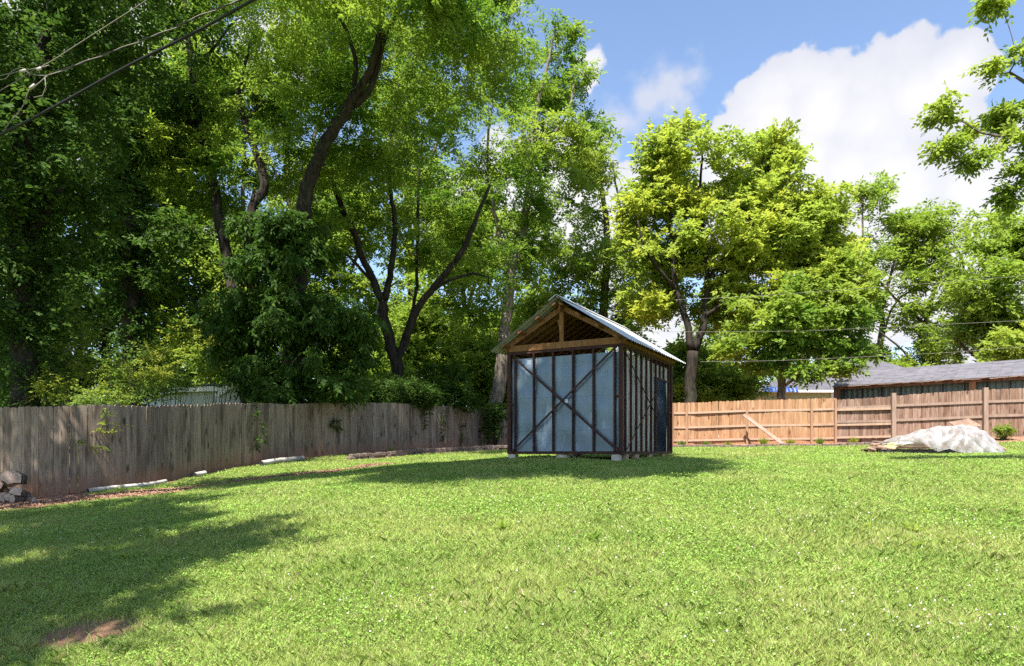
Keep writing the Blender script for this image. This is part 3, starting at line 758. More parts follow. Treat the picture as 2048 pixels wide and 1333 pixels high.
# supports under the shed
def support(name, label, cat, u, v, w, m_, round_=False, wd=None):
    p = sp(u, v, 0); zg = gz(p.x, p.y) - .05; h = ZB - zg - .002
    mb = MB()
    if round_:
        n = 20; ring = [(w / 2 * math.cos(2 * math.pi * k / n), w / 2 * math.sin(2 * math.pi * k / n)) for k in range(n)]
        for (a_, zz) in ((1, zg), (1, zg + h - .012), (.93, zg + h)):
            mb.v += [(p.x + x_ * a_, p.y + y_ * a_, zz) for x_, y_ in ring]; mb.h += [.5] * n
        for l in range(2):
            for k in range(n): mb.f.append((l * n + k, l * n + (k + 1) % n, (l + 1) * n + (k + 1) % n, (l + 1) * n + k))
        mb.f.append(tuple(2 * n + k for k in range(n)))
    else:
        mb.box((p.x, p.y, zg + h / 2), (w, wd or w, h), RS)
    o = mb.build(name, MT[m_], None, False)
    bv = o.modifiers.new('bevel', 'BEVEL'); bv.width = .012; bv.segments = 2
    return tag(o, label, cat, 'supports under the shed')
support('concrete_block', 'round concrete footing under the middle of the shed front', 'block', 1.26, .16, .29, 'concrete', True)
support('concrete_block', 'concrete block under the left front corner of the shed', 'block', .1, .1, .17, 'concrete')
support('concrete_block', 'grey concrete block under the right front corner of the shed', 'block', SW - .16, .10, .17, 'concrete')
support('wooden_pier', 'pale wooden pier beside the block at the front right shed corner', 'pier', SW - .06, .32, .12, 'rail_wood', wd=.14)
support('wooden_pier', 'second wooden pier along the right side of the shed', 'pier', SW - .06, .95, .1, 'rail_wood', wd=.22)
support('wooden_pier', 'third wooden pier along the shed side, before the doorway', 'pier', SW - .06, 1.9, .1, 'rail_wood', wd=.2)
support('wooden_pier', 'wooden pier under the shed doorway at the far end', 'pier', SW - .06, 2.9, .1, 'rail_wood', wd=.2)
support('concrete_block', 'hidden grey block under the back left corner of the shed', 'block', .15, SL - .15, .2, 'concrete')

# ------------------------------------------------------------------ fences
def picket(mb, p, tdir, ndir, zg, w, h, th=.017, dog=.028):
    T = Vector((tdir[0], tdir[1], 0)); Nn = Vector((ndir[0], ndir[1], 0)); p = Vector((p[0], p[1], 0))
    lean = random.gauss(0, .003)
    prof = [(-w/2, 0), (w/2, 0), (w/2, h - dog), (w/2 - dog, h), (-w/2 + dog, h), (-w/2, h - dog)]
    vs = []
    for s in (0, 1):
        for (a, b) in prof: vs.append(p + T * (a + lean * b) + Nn * (s * th) + Vector((0, 0, zg + b)))
    fs = [(0,1,2,3,4,5), (11,10,9,8,7,6)] + [(i, i + 6, (i + 1) % 6 + 6, (i + 1) % 6) for i in range(6)]
    mb.add(vs, fs, [q[1] / h for q in prof] * 2)
def fence(name, label, path, h, w, gap, m_, rails, side, posts=None, post_m='post_wood', rail_m='rail_wood', post_w=.09, post_h=1.72, seg=2.4, sink=0., hfun=None, rail_t=.04, rail_h=.085, wobble=0, skip_first=False):
    """side=+1: rails and posts on the viewer's side (normal towards the yard)"""
    P = resample(path, w + gap); n = len(P)
    root = thing(name, (P[0, 0], P[0, 1], gz(P[0, 0], P[0, 1])), label, 'fence')
    Z = gz_arr(P[:, 0], P[:, 1])
    T = np.gradient(P, axis=0); T /= np.linalg.norm(T, axis=1)[:, None]; Nn = np.stack([T[:, 1], -T[:, 0]], 1)   # towards the yard
    per = max(1, int(round(seg / (w + gap)))); mb = MB()
    for i in range(n):
        hh = (hfun(P[i, 0]) if hfun else h) + random.gauss(0, .008)
        off = random.gauss(0, .002) + (.004 if i % 2 else 0)
        picket(mb, P[i] + Nn[i] * off, T[i], Nn[i], Z[i] - .03, w * random.uniform(.985, 1.008), hh + .03)
        if (i + 1) % per == 0 or i == n - 1:
            mb.build('board_panel', MT[m_], root); mb = MB()
    s = np.r_[0, np.cumsum(np.linalg.norm(np.diff(P, axis=0), axis=1))]
    if posts is None: posts = list(np.arange(0, s[-1], seg))
    def q(t):
        return np.array([np.interp(t, s, P[:, 0]), np.interp(t, s, P[:, 1])]), np.array([np.interp(t, s, Nn[:, 0]), np.interp(t, s, Nn[:, 1])]), float(np.interp(t, s, Z))
    o1 = (.02 + rail_t / 2) if side > 0 else -(.003 + rail_t / 2)
    for (rz, rt, rm) in rails:
        for a, b in zip(posts[:-1], posts[1:]):
            (pa, na, za), (pb, nb, zb) = q(a), q(b); k = MB()
            wa, wb = (random.gauss(0, wobble), random.gauss(0, wobble)) if wobble else (0, 0)
            ph = post_w / 2 + .001 if side > 0 and o1 < .06 else 0
            A = Vector((*(pa + na * o1), za + rz + wa)); Bv = Vector((*(pb + nb * o1), zb + rz + wb)); D = (Bv - A).normalized()
            if side < 0:
                for u_ in range(5):
                    (p1, n1_, z1_), (p2, n2_, z2_) = q(a + (b - a) * u_ / 5), q(a + (b - a) * (u_ + 1) / 5)
                    k.beam(Vector((*(p1 + n1_ * (o1 - .012)), z1_ + rz)), Vector((*(p2 + n2_ * (o1 - .012)), z2_ + rz)), rail_t, rail_h)
                k.build('rail', MT[rm or rail_m], root)
            else: k.beam(A, Bv, rt or rail_t, rail_h).build('rail', MT[rm or rail_m], root)
    for t_ in posts[1:] if skip_first else posts:
        p, nn, z_ = q(t_)
        o2 = (.02 + rail_t + .002 + post_w / 2) if side > 0 else -(.005 + rail_t + post_w / 2)
        c = p + nn * o2; R = Matrix(((-nn[1], nn[0], 0), (nn[0], nn[1], 0), (0, 0, 1))).transposed()
        ph_ = post_h + random.gauss(0, .015)
        MB().box((c[0], c[1], z_ + ph_ / 2 - .1), (post_w, post_w, ph_ + .2), R).build('post', MT[post_m], root)
    return root, q, s[-1]
fence('grey_picket_fence', 'weathered grey dog-eared board fence curving along the left and back of the yard', LF, 1.83, .147, .0, 'fence_grey', [(.25, None, None), (.9, None, None), (1.5, None, None)], -1, post_m='rail_old', rail_m='rail_old')
def xpos(path, pxs, w=.14):
    P = resample(path, .05); s = np.r_[0, np.cumsum(np.linalg.norm(np.diff(P, axis=0), axis=1))]
    pp = P[:, 0] / P[:, 1] * F + CX
    return [float(np.interp(v, pp, s)) for v in pxs], float(s[-1])
ps, Ls = xpos(RF, [1160, 1270, 1346, 1374, 1494, 1622])
fence('cedar_fence', 'newer orange cedar board fence right of the shed with three pale rails', RF, 1.80, .136, .005, 'fence_new', [(.20, None, None), (.75, None, None), (1.36, None, None)], 1, posts=[0.0, 3] + ps[1:] + [Ls])
ps2, L2 = xpos(RO, [1784, 1967, 2140])
_, qo, _ = fence('old_board_fence', 'older brown and grey weathered board fence at the right, behind the plastic-covered pile', RO, 1.86, .15, .005, 'fence_old', [(.82, .05, None), (1.40, .04, None)], 1, posts=[0.02] + ps2 + [L2 - .1], post_m='rail_old', rail_m='rail_old', post_w=.15, post_h=1.93, rail_h=.10, wobble=.015, hfun=lambda x_: 1.73 + .13 * min(1, (x_ - 12.9) / 5), skip_first=True)
# extra newer rails of the cedar fence run on over the first bay of the old fence: parts of the old fence
oroot = _;
A0 = qo(0.02); B0 = qo(ps2[0])
for rz in (.20, .70, 1.30):
    A = Vector((*(A0[0] + A0[1] * .075), A0[2] + rz + .02)); Bv = Vector((*(B0[0] + B0[1] * .075), B0[2] + rz))
    MB().beam(A, Bv, .035, .085).build('rail', MT['rail_wood'], bpy.data.objects['old_board_fence'])
# leaning board
pB = at(1487, 833, 27.75); pE = at(1568, 888, 26.75); pE.z = gz(pE.x, pE.y) + .03
b_ = MB().beam(pB + Vector((0, -.02, .06)), pE, .14, .03, Vector((0, -1, .4))).build('loose_board', MT['rail_old']); tag(b_, 'grey board leaning diagonally against a post of the cedar fence', 'board')

# ------------------------------------------------------------------ edgings
def edging(name, label, path, step, h, dep, seed, course=1):
    r = random.Random(seed); P = resample(path, step); mb = MB()
    for i in range(len(P) - 1):
        d = P[i + 1] - P[i]; ang = math.atan2(d[1], d[0]) + r.gauss(0, .06); z_ = gz(*P[i])
        for c_ in range(course):
            hh = h * r.uniform(.85, 1.1)
            R = Matrix.Rotation(ang, 3, 'Z') @ Matrix.Rotation(r.gauss(0, .03), 3, 'Y')
            o = r.gauss(0, .012); w_ = step * .94
            n = 3; vs = []
            x0, y0, zz0, zz1 = w_ / 2, dep / 2, -.08 if c_ == 0 else 0, hh; ch = .018
            prof = [(-x0 + ch, -y0), (x0 - ch, -y0), (x0, -y0 + ch), (x0, y0), (-x0, y0), (-x0, -y0 + ch)]
            cc_ = Vector(((P[i][0] + P[i+1][0]) / 2, (P[i][1] + P[i+1][1]) / 2, z_ + c_ * h))
            for (zz, sc_) in ((zz0, 1), (zz1 - ch, 1), (zz1, .9)):
                for (a, b) in prof: vs.append(cc_ + R @ Vector((a * sc_ + (step / 2 if c_ else 0), b * sc_ + o, zz)))
            fs = [tuple(l * 6 + k_ for k_ in q_) for l in (0, 1) for q_ in [(k, (k + 1) % 6, (k + 1) % 6 + 6, k + 6) for k in range(6)]] + [(12, 13, 14, 15, 16, 17)]
            mb.add(vs, fs)
    o = mb.build(name, MT['stone']); tag(o, label, 'edging')
edging('stone_edging', 'low edging of tumbled brown-grey blocks along the shaded back fence bed', EDGE_L, .26, .10, .2, 3, 2)
edging('stone_edging', 'low block edging along the sunny bed in front of the cedar fence', EDGE_R, .3, .10, .2, 4, 1)

def fence_d(px):
    a = LFr[:, 0] / LFr[:, 1] * F + CX; k = LFr[:, 1]; o = np.argsort(a); return float(np.interp(px, a[o], k[o]))
# white pipes on the ground at the grey fence
def pipe(label, pxs, r, mt='pipe', off=.3):
    pts = []
    for (px, py) in pxs:
        q_ = ((px - CX) / F * (fence_d(px) - off - r), fence_d(px) - off - r); pts.append(Vector((q_[0], q_[1], gz(*q_) + r * .8)))
    root = thing('drain_pipe', pts[0], label, 'pipe', 'pale pipes lying along the grey fence')
    Q_ = resample([tuple(p) for p in pts], .15); pts = [Vector((a[0], a[1], gz(a[0], a[1]) + r * 1.1)) for a in Q_]; root.location = pts[0]
    d = (pts[0] - pts[1]).normalized()
    MB().tube(pts, r, 14, False).build('pipe', MT[mt], root, True)
    MB().tube([pts[0] + d * .002, pts[0] - d * .01], [r * .82, r * .82], 14).build('pipe_mouth', MT['dark'], root)
pipe('long pale pipe lying on the grass by the foot of the grey fence', [(176, 986), (240, 977), (300, 969), (332, 964)], .05)
pipe('short pale pipe piece beyond the long one, at the foot of the grey fence', [(389, 954), (402, 952), (416, 950)], .065)
pipe('mottled pipe in the shade further along the grey fence', [(522, 938), (560, 931), (606, 926)], .08, off=.75)

# ------------------------------------------------------------------ firewood heap at far left
def log_(name, label, c, d, L_, r, seed, split=False):
    rr = random.Random(seed); d = Vector(d).normalized(); c = Vector(c)
    root = thing(name, c, label, 'log', 'firewood heap at the foot of the grey fence')
    a = d.cross(Vector((0, 0, 1))).normalized(); b = a.cross(d); n = 14
    prof = [r * rr.uniform(.82, 1.08) for _ in range(n)]
    if split: prof = [p * (1 if k < n * .6 else .35 + .2 * rr.random()) for k, p in enumerate(prof)]
    ring = lambda s, f=1: [c + d * s + (a * math.cos(2 * math.pi * k / n) + b * math.sin(2 * math.pi * k / n)) * prof[k] * f for k in range(n)]
    vs = ring(-L_/2) + ring(0, 1.03) + ring(L_/2)
    MB().add(vs, [(l*n+k, l*n+(k+1)%n, (l+1)*n+(k+1)%n, (l+1)*n+k) for l in (0, 1) for k in range(n)]).build('bark', MT['log_bark'], root, True)
    for s in (-1, 1):
        q_ = ring(s * L_/2, .93) + [c + d * s * (L_/2 + .01)]
        MB().add(q_ + ring(s * L_ / 2, 1.0), [(k, (k+1)%n, n) for k in range(n)] + [(n+1+k, n+1+(k+1)%n, (k+1)%n, k) for k in range(n)]).build('cut_end', MT['log_end'], root)
LG = [('large split log with its pale cut end facing the lawn', 28, 972, .55, (.35,-.9,.1), .4, .19, True),
 ('small round log under the big split one', 22, 988, .14, (.3,-.9,.0), .3, .075, False),
 ('short pale log lying on the straw at the right foot of the heap', 41, 994, .07, (-.3,-.9,0), .32, .085, False),
 ('thin pale branch piece furthest right of the heap', 60, 990, .06, (.8,-.5,0), .34, .05, False),
 ('grey log at the lower left edge of the heap', 4, 1001, .10, (.6,-.7,.1), .4, .10, False),
 ('dark knotty log in the middle bottom of the heap', 24, 1000, .07, (-.5,-.8,0), .3, .08, False),
 ('dark log lying across the top of the heap', 8, 962, .5, (.9,-.2,.1), .5, .09, False),
 ('crooked dark log at the left side of the heap', -4, 978, .35, (.5,-.8,.3), .45, .12, False),
 ('thin dark stick log leaning on the heap', 12, 984, .3, (.7,-.3,-.5), .5, .045, False),
 ('hollow dark stump behind the pale logs', 40, 980, .18, (.1,-1,.3), .3, .12, True)]
for i, (lb, px, py, up_, d_, l_, r_, sp_) in enumerate(LG):
    dd = 12.9 + .5 * (up_ > .2); p = at(px, py, dd); p.z = gz(p.x, p.y) + up_ * .6 + r_ * .3
    log_('firewood_log', lb, p, d_, l_, r_, i, sp_)

# ------------------------------------------------------------------ lumber pile under plastic
PD = 20.2
def pz(px, d=PD): q_ = (px - CX) / F * d; return gz(q_, d)
pal = thing('wooden_pallet', at(1790, 905, PD), 'dark wooden pallet under the covered lumber pile on the right of the lawn', 'pallet')
pc = at(1838, 905, 20.3); z0 = gz(pc.x, pc.y)
for dy in (-.5, 0, .5): MB().box((pc.x - .15, pc.y + dy, z0 + .07), (2.6, .09, .10)).build('runner', MT['dark'] if dy < 0 else MT['fence_old'], pal)
for k in range(9): MB().box((pc.x - 1.35 + k * .3, pc.y, z0 + .131), (.14, 1.15, .02)).build('deck_board', MT['rail_old'], pal)
for k, (lb, du, zz, ln_, mt_) in enumerate((('brown plank at the bottom of the covered pile', .2, .17, 2.3, 'fence_old'), ('pale plank on the brown one in the covered pile', .3, .21, 2.1, 'rail_wood'), ('grey plank near the top of the stack under the plastic', .45, .26, 1.9, 'rail_old'), ('topmost plank under the plastic sheet', .4, .31, 1.8, 'rail_wood'))):
    b_ = MB().box((pc.x + du, pc.y - .28 + .03 * k, z0 + zz), (ln_, .30, .038), Matrix.Rotation(.02 * (-1) ** k, 3, 'Z')).build('plank', MT[mt_]); tag(b_, lb, 'plank', 'planks stacked under the plastic')
# loose scraps at the left end
def scrap(label, px, dz, size, rot, mt_, name='wood_scrap', d=20.0, cat='board'):
    p = at(px, 905, d); p.z = gz(p.x, p.y) + dz
    R = Matrix.Rotation(rot[2], 3, 'Z') @ Matrix.Rotation(rot[1], 3, 'Y') @ Matrix.Rotation(rot[0], 3, 'X')
    o = MB().box(p, size, R).build(name, MT[mt_]); bv = o.modifiers.new('bevel', 'BEVEL'); bv.width = .006
    return tag(o, label, cat)
scrap('cream block lying at the left end of the pallet', 1782, .20, (.22, .3, .10), (0, .05, .3), 'cream_board')
scrap('second cream block on top, left end of the pallet', 1786, .30, (.16, .3, .06), (0, -.15, .2), 'cream_board')
scrap('short pale offcut leaning at the left tip of the pallet', 1766, .20, (.3, .12, .05), (0, .25, -.2), 'rail_wood')
scrap('dark brown offcut under the pale ones at the left tip', 1758, .17, (.35, .4, .05), (.05, .1, .4), 'fence_old')
scrap('long brown board sticking out left from the pile', 1770, .34, (.75, .12, .03), (0, .06, .1), 'rail_old', d=20.4)
scrap('dark scrap of bark-edged wood behind the cream block', 1752, .27, (.3, .2, .06), (.1, -.2, .6), 'fence_old', d=20.3)
o = scrap('grey crumpled board end at the left foot of the pile', 1745, .12, (.2, .25, .05), (.3, .3, .8), 'rail_old')
scrap('orange-brown board poking out at the right foot of the plastic', 1990, .12, (.45, .15, .06), (0, .15, -.1), 'lumber', d=19.8)
scrap('pale board sloping down the right end of the pile', 1978, .40, (1.05, .13, .035), (0, .58, -.15), 'rail_wood', d=20.0)
scrap('curved dark plywood sheet sticking up from the top of the pile', 1930, .88, (.7, .5, .02), (.5, -.16, .15), 'fence_old', name='plywood_sheet', d=20.6)
# the plastic: a draped height field
def plastic():
    r = np.random.default_rng(8); nu_, nv_ = 150, 70
    top = [(1792, 885), (1800, 873), (1830, 866), (1850, 858), (1880, 852), (1920, 850), (1950, 853), (1975, 866), (1990, 880), (2003, 895), (2008, 905)]
    bot = [(1792, 893), (1815, 888), (1845, 887), (1862, 898), (1876, 904), (1900, 898), (1920, 905), (1950, 908), (1985, 907), (2008, 906)]
    V = []
    for j in range(nv_ + 1):
        v = j / nv_
        for i in range(nu_ + 1):
            u = i / nu_; px = 1792 + 216 * u
            yt = np.interp(px, [p[0] for p in top], [p[1] for p in top]); yb = np.interp(px, [p[0] for p in bot], [p[1] for p in bot])
            X = (px - CX) / F * 20.2; gtop = CZ + (HY - yt - 3) / F * 20.3; gb = CZ + (HY - yb) / F * 19.4
            # profile: front skirt rises, plateau, falls behind
            if v < .55:
                s = v / .55; ang = s * math.pi / 2
                y_ = 19.35 + 1.0 * (1 - math.cos(ang)) * .9 + .1 * s; z_ = gb + (gtop - gb) * math.sin(ang) ** .9
            else:
                s = (v - .55) / .45; y_ = 20.35 + .95 * math.sin(s * math.pi / 2); z_ = gtop - (gtop - gb) * (1 - math.cos(s * math.pi / 2))
            fold = math.sin(u * 31 + 3 * math.sin(v * 5)) * .5 + math.sin(u * 63 - v * 17 + 2 * math.sin(u * 9)) * .3 + math.sin(v * 23 + u * 12 + 2 * math.sin(u * 21)) * .35
            ridge = abs(math.sin(u * 19 + v * 9 + math.sin(v * 7))) ** .5
            k = (.35 + .65 * math.sin(min(1, v / .3) * math.pi / 2))
            y_ += (-.08 * fold - .10 * ridge) * k; z_ += (.03 * fold + .035 * ridge) * k * (1 if v > .05 else 0)
            V.append(((px - CX) / F * min(y_, 20.2) + .03 * math.sin(v * 19 + u * 8), y_, z_))
    V = np.array(V) + r.normal(0, .004, (len(V), 3))
    idx_ = np.arange((nu_ + 1) * (nv_ + 1)).reshape(nv_ + 1, nu_ + 1)
    Fq = np.stack([idx_[:-1, :-1], idx_[:-1, 1:], idx_[1:, 1:], idx_[1:, :-1]], -1).reshape(-1, 4)
    o = raw('plastic_sheet', V, Fq, MT['plastic'], None, True); tag(o, 'crumpled clear-white plastic sheet draped over the lumber pile on the right', 'plastic sheet')
plastic()

# ------------------------------------------------------------------ neighbouring buildings
def quad_uv(name, mt, quads, parent, uvs):
    V = [v for q in quads for v in q]; n = len(quads)
    o = raw(name, np.array([tuple(v) for v in V]), np.arange(4 * n).reshape(n, 4), MT[mt], parent)
    uv = o.data.uv_layers.new(name='UVMap')
    for i, (w_, h_) in enumerate(uvs):
        for k, c_ in enumerate(((0, 0), (w_, 0), (w_, h_), (0, h_))): uv.data[i * 4 + k].uv = c_
    return o
def thick_roof(name, mt, A, Bp, C_, D, th, parent):
    """roof slab A-B eave, C-D ridge (C above B, D above A)"""
    A, Bp, C_, D = map(Vector, (A, Bp, C_, D)); n = (Bp - A).cross(D - A).normalized()
    if n.z < 0: n = -n
    lo = [p - n * th for p in (A, Bp, C_, D)]
    qs = [(A, Bp, C_, D), (lo[3], lo[2], lo[1], lo[0]), (lo[0], lo[1], Bp, A), (lo[1], lo[2], C_, Bp), (lo[2], lo[3], D, C_), (lo[3], lo[0], A, D)]
    w_ = (Bp - A).length; h_ = (D - A).length
    return quad_uv(name, mt, qs, parent, [(w_, h_), (w_, h_), (w_, th), (h_, th), (w_, th), (h_, th)])
# long open-fronted outbuilding
A = Vector((17.0, 36.2, 5.0)); dB = Vector((5.95, -5.0, 0)).normalized(); nB = Vector((.643, .766, 0))
Lb = 20.0; Bq = A + dB * Lb
ob = thing('long_outbuilding', (A.x + dB.x * 5, A.y + dB.y * 5, 2.2), 'long low outbuilding with grey shingle roof and green-grey corrugated wall behind the old fence', 'outbuilding')
thick_roof('roof', 'shingle', A, Bq, Bq + nB * 3.0 + EZ * 1.05, A + nB * 3.0 + EZ * 1.05, .06, ob)
thick_roof('roof', 'shingle', Bq + nB * 6.2 + EZ * -.02, A + nB * 6.2 + EZ * -.02, A + nB * 3.05 + EZ * 1.02, Bq + nB * 3.05 + EZ * 1.02, .06, ob)
mb = MB(); r_ = random.Random(2)
k = 0
while k * .36 < Lb - .4:
    w_ = r_.uniform(.3, .37); mb.box(A + dB * (k * .36 + .18) + nB * .10 + Vector((0, 0, -.035 + r_.gauss(0, .014))), (w_, .3, .03), Matrix.Rotation(math.atan2(dB.y, dB.x), 3, 'Z') @ Matrix.Rotation(r_.gauss(.0, .06), 3, 'Y')); k += 1
mb.build('eave_shakes', MT['rail_old'], ob)
wp = A + nB * .75
mb = MB(); n_r = int(Lb / .25)
vs = []; fs = []
for i in range(n_r * 4 + 1):
    s_ = i * Lb / (n_r * 4); off = (.0, .028, .028, 0)[i % 4]
    for zz in (2.0, 5.12): vs.append(wp + dB * s_ - nB * off + Vector((0, 0, zz - wp.z)))
for i in range(n_r * 4): fs.append((i * 2, i * 2 + 2, i * 2 + 3, i * 2 + 1))
mb.add(vs, fs); mb.build('metal_wall', MT['metal_wall'], ob)
mb = MB(); [mb.box(wp + dB * (.9 * i + .4) - nB * .035 + Vector((0, 0, 3.56 - wp.z)), (.05, .04, 3.1), Matrix.Rotation(math.atan2(dB.y, dB.x), 3, 'Z')) for i in range(22)]; mb.build('wall_batten', MT['dark'], ob)
MB().beam(A + nB * .30 + Vector((0, 0, -.10)), Bq + nB * .30 + Vector((0, 0, -.10)), .05, .14).build('eave_beam', MT['fence_old'], ob)
for i in range(12):
    p = A + dB * (1.65 * i + .8) + Vector((0, 0, -.10)); MB().beam(p + nB * .08, p + nB * 1.2 + EZ * .3, .09, .10).build('rafter_tail', MT['rail_old'], ob)
for s_ in (.1, 6.15, 12.1, 18):
    p = A + dB * s_ + nB * .42; MB().box((p.x, p.y, 3.4), (.26, .26, 3.1), Matrix.Rotation(math.atan2(dB.y, dB.x), 3, 'Z')).build('post', MT['fence_old' if s_ < 1 else 'fence_new'], ob)
gA = A + nB * .75
quad_uv('end_wall', 'metal_wall', [(Vector((gA.x, gA.y, 2)), gA + nB * 5 + Vector((0, 0, 2 - gA.z)), gA + nB * 5, gA + Vector((0, 0, .1)))], ob, [(5, 3)])
# hip-roofed house
hs_ = thing('hip_roof_house', (23.6, 49.5, 2.5), 'yellow-green sided house with grey hip roof behind the cedar fence', 'house')
x0, x1, y0, y1, ze = 16.4, 31.0, 44.9, 54.0, 5.62
R0, R1 = Vector((23.9, 49.5, 8.35)), Vector((26.0, 49.5, 8.35))
c0, c1, c2, c3 = Vector((x0, y0, ze)), Vector((x1, y0, ze)), Vector((x1, y1, ze)), Vector((x0, y1, ze))
quad_uv('roof', 'shingle_dark', [(c0, c1, R1, R0), (c2, c3, R0, R1), (c3, c0, R0, R0 + Vector((.001, 0, 0))), (c1, c2, R1 + Vector((.001, 0, 0)), R1)], hs_, [(14, 5), (14, 5), (9, 7), (9, 7)])
MB().box(((x0 + x1) / 2, (y0 + y1) / 2, ze - .09), (x1 - x0 - .02, y1 - y0 - .02, .16)).build('fascia', MT['white_paint'], hs_)
mb = MB()
for i in range(22):
    zz = 1.6 + i * .18
    mb.box(((x0 + 21.15) / 2 + .2, y0 + .42, zz), (21.15 - x0 - .4, .03 , .185), Matrix.Rotation(-.10, 3, 'X'))
mb.build('siding', MT['siding_green'], hs_)
MB().box(((x0 + 30.4) / 2 + .2, (y0 + y1) / 2 + .2, 3.5), (30.2 - x0 - .4, y1 - y0 - 1.3, 4.0)).build('wall', MT['siding_green'], hs_)
MB().box((21.28, y0 + .38, 3.5), (.26, .12, 3.98)).build('corner_trim', MT['white_paint'], hs_)
tp_ = []
rr = random.Random(4); nt_ = 26
for j in range(3):
    for i in range(nt_ + 1):
        tp_.append((16.5 + 2.3 * i / nt_, y0 - .12 + .16 * j - .05 * (j == 0), ze + .05 + .07 * j + rr.gauss(0, .025) - (.20 if j == 0 else 0)))
o = raw('tarpaulin', np.array(tp_), [(j * (nt_+1) + i, j * (nt_+1) + i + 1, (j+1) * (nt_+1) + i + 1, (j+1) * (nt_+1) + i) for j in range(2) for i in range(nt_)], MT['tarp_blue']); so_ = o.modifiers.new('thickness', 'SOLIDIFY'); so_.thickness = .02
tag(o, 'blue tarpaulin along the eave of the hip-roofed house', 'tarpaulin')
# low house behind the left fence
nh = thing('low_house', (-15, 30, 1.4), 'low grey house with white fascia half hidden by shrubs behind the left fence', 'house')
FP = [(-25.5, 35.2), (-22.7, 33.2), (-15.7, 29.5), (-13.3, 27.6), (-10.3, 27.0)]
for a, b in zip(FP[:-1], FP[1:]):
    a = Vector((*a, 4.08)); b = Vector((*b, 4.08)); nn = Vector((-(b - a).y, (b - a).x, 0)).normalized()
    MB().beam(a, b, .05, .27).build('fascia', MT['white_paint'], nh)
    MB().beam(a + nn * .35 + EZ * -1.2, b + nn * .35 + EZ * -1.2, .1, 2.3).build('wall', MT['siding_grey'], nh)
    thick_roof('roof', 'shingle_dark', a + EZ * .14 - nn * .05, b + EZ * .14 - nn * .05, b + nn * 4 + EZ * .5, a + nn * 4 + EZ * .5, .08, nh)
MB().beam(at(432, 792, 26.4), at(474, 766, 26.4), .08, .16).beam(at(474, 766, 26.4), at(520, 794, 26.4), .08, .16).build('gable_trim', MT['white_paint'], nh)
g0, g1, g2 = at(432, 794, 26.5), at(474, 768, 26.5), at(520, 796, 26.5)
raw('gable_wall', np.array([tuple(v) for v in (g0, g1, g2, Vector((g2.x, g2.y, 1.5)), Vector((g0.x, g0.y, 1.5)))]), [(0, 1, 2, 3, 4)], MT['siding_grey'], nh)

# ------------------------------------------------------------------ trees
T = tree
# multi-stem pecan behind the grey fence, its foot wrapped in creeper
D2 = 25.2
main = lim((585, 830, D2, .42), (590, 700, D2, .36), (600, 520, D2, .30), (612, 390, 25, .26), (650, 290, 24.6, .22), (692, 220, 24.2, .19), (735, 150, 23.8, .13), (760, 60, 23.3, .10), (770, -60, 22.8, .07))
m2 = lim((700, 215, 24.2, .13), (738, 180, 24, .12), (770, 80, 23.8, .10), (805, 0, 23.5, .08), (840, -110, 23, .05))
m3 = lim((698, 222, 24.2, .10), (712, 150, 24, .09), (700, 80, 23.8, .07), (665, 0, 23.5, .06), (640, -90, 23.2, .04))
s2 = lim((520, 830, D2, .30), (510, 600, D2, .24), (500, 450, D2, .20), (528, 372, 25.4, .17), (520, 330, 25.5, .14), (490, 250, 25.6, .11), (478, 190, 25.7, .08), (500, 90, 25.8, .05))
s2b = lim((490, 250, 25.6, .06), (512, 220, 25.5, .05), (560, 175, 25.2, .03))
s3 = lim((500, 830, 25.6, .3), (470, 600, 26, .24), (440, 440, 26.2, .19), (420, 330, 26.4, .17), (402, 260, 26.5, .15), (385, 150, 26.6, .13), (375, 60, 26.7, .1), (365, -60, 26.8, .07))
s3b = lim((388, 260, 26.5, .08), (345, 190, 26, .08), (300, 130, 25.5, .06), (270, 100, 25, .04))
s4 = lim((402, 130, 26.6, .07), (440, 80, 26.2, .05), (470, 40, 26, .04))
tree('pecan_tree', 'tall multi-stemmed tree with a leaning dark main limb and creeper-wrapped foot behind the grey fence', (-8.1, 25.2, 1.3), [main, m2, m3, s2, s2b, s3, s3b, s4],
 [B(760, 60, 25.4, 4.2, 3.2, 3.0, 100), B(560, 60, 26.4, 4.2, 3.5, 3, 95), B(620, 250, 26.4, 4.2, 3, 2.4, 70), B(900, 60, 25.9, 2.6, 2.6, 2.6, 56), B(420, 200, 27.4, 4, 3, 4, 90), B(540, 380, 27.4, 3, 2.6, 2.4, 46), B(800, 260, 26.9, 3.0, 2.5, 2.6, 50), B(960, 20, 25.4, 1.7, 1.5, 1.1, 14), B(650, -150, 24.4, 6, 5, 3, 90), B(340, 330, 27.4, 2.6, 2.2, 2.2, 34),
  ((-9.5, 17.5, 15.2), (3.6, 2.4, 1.0), 60), ((-4.6, 18.5, 15.6), (3.2, 2.4, 1.0), 52), ((-1.2, 21.5, 16.6), (2.4, 2.4, .9), 46)],
 'leaf_pecan', 'bark_dark', 1, sprays=12, leaflets=11, slen=.65, ln=.165, wd=.05, droop=.5)
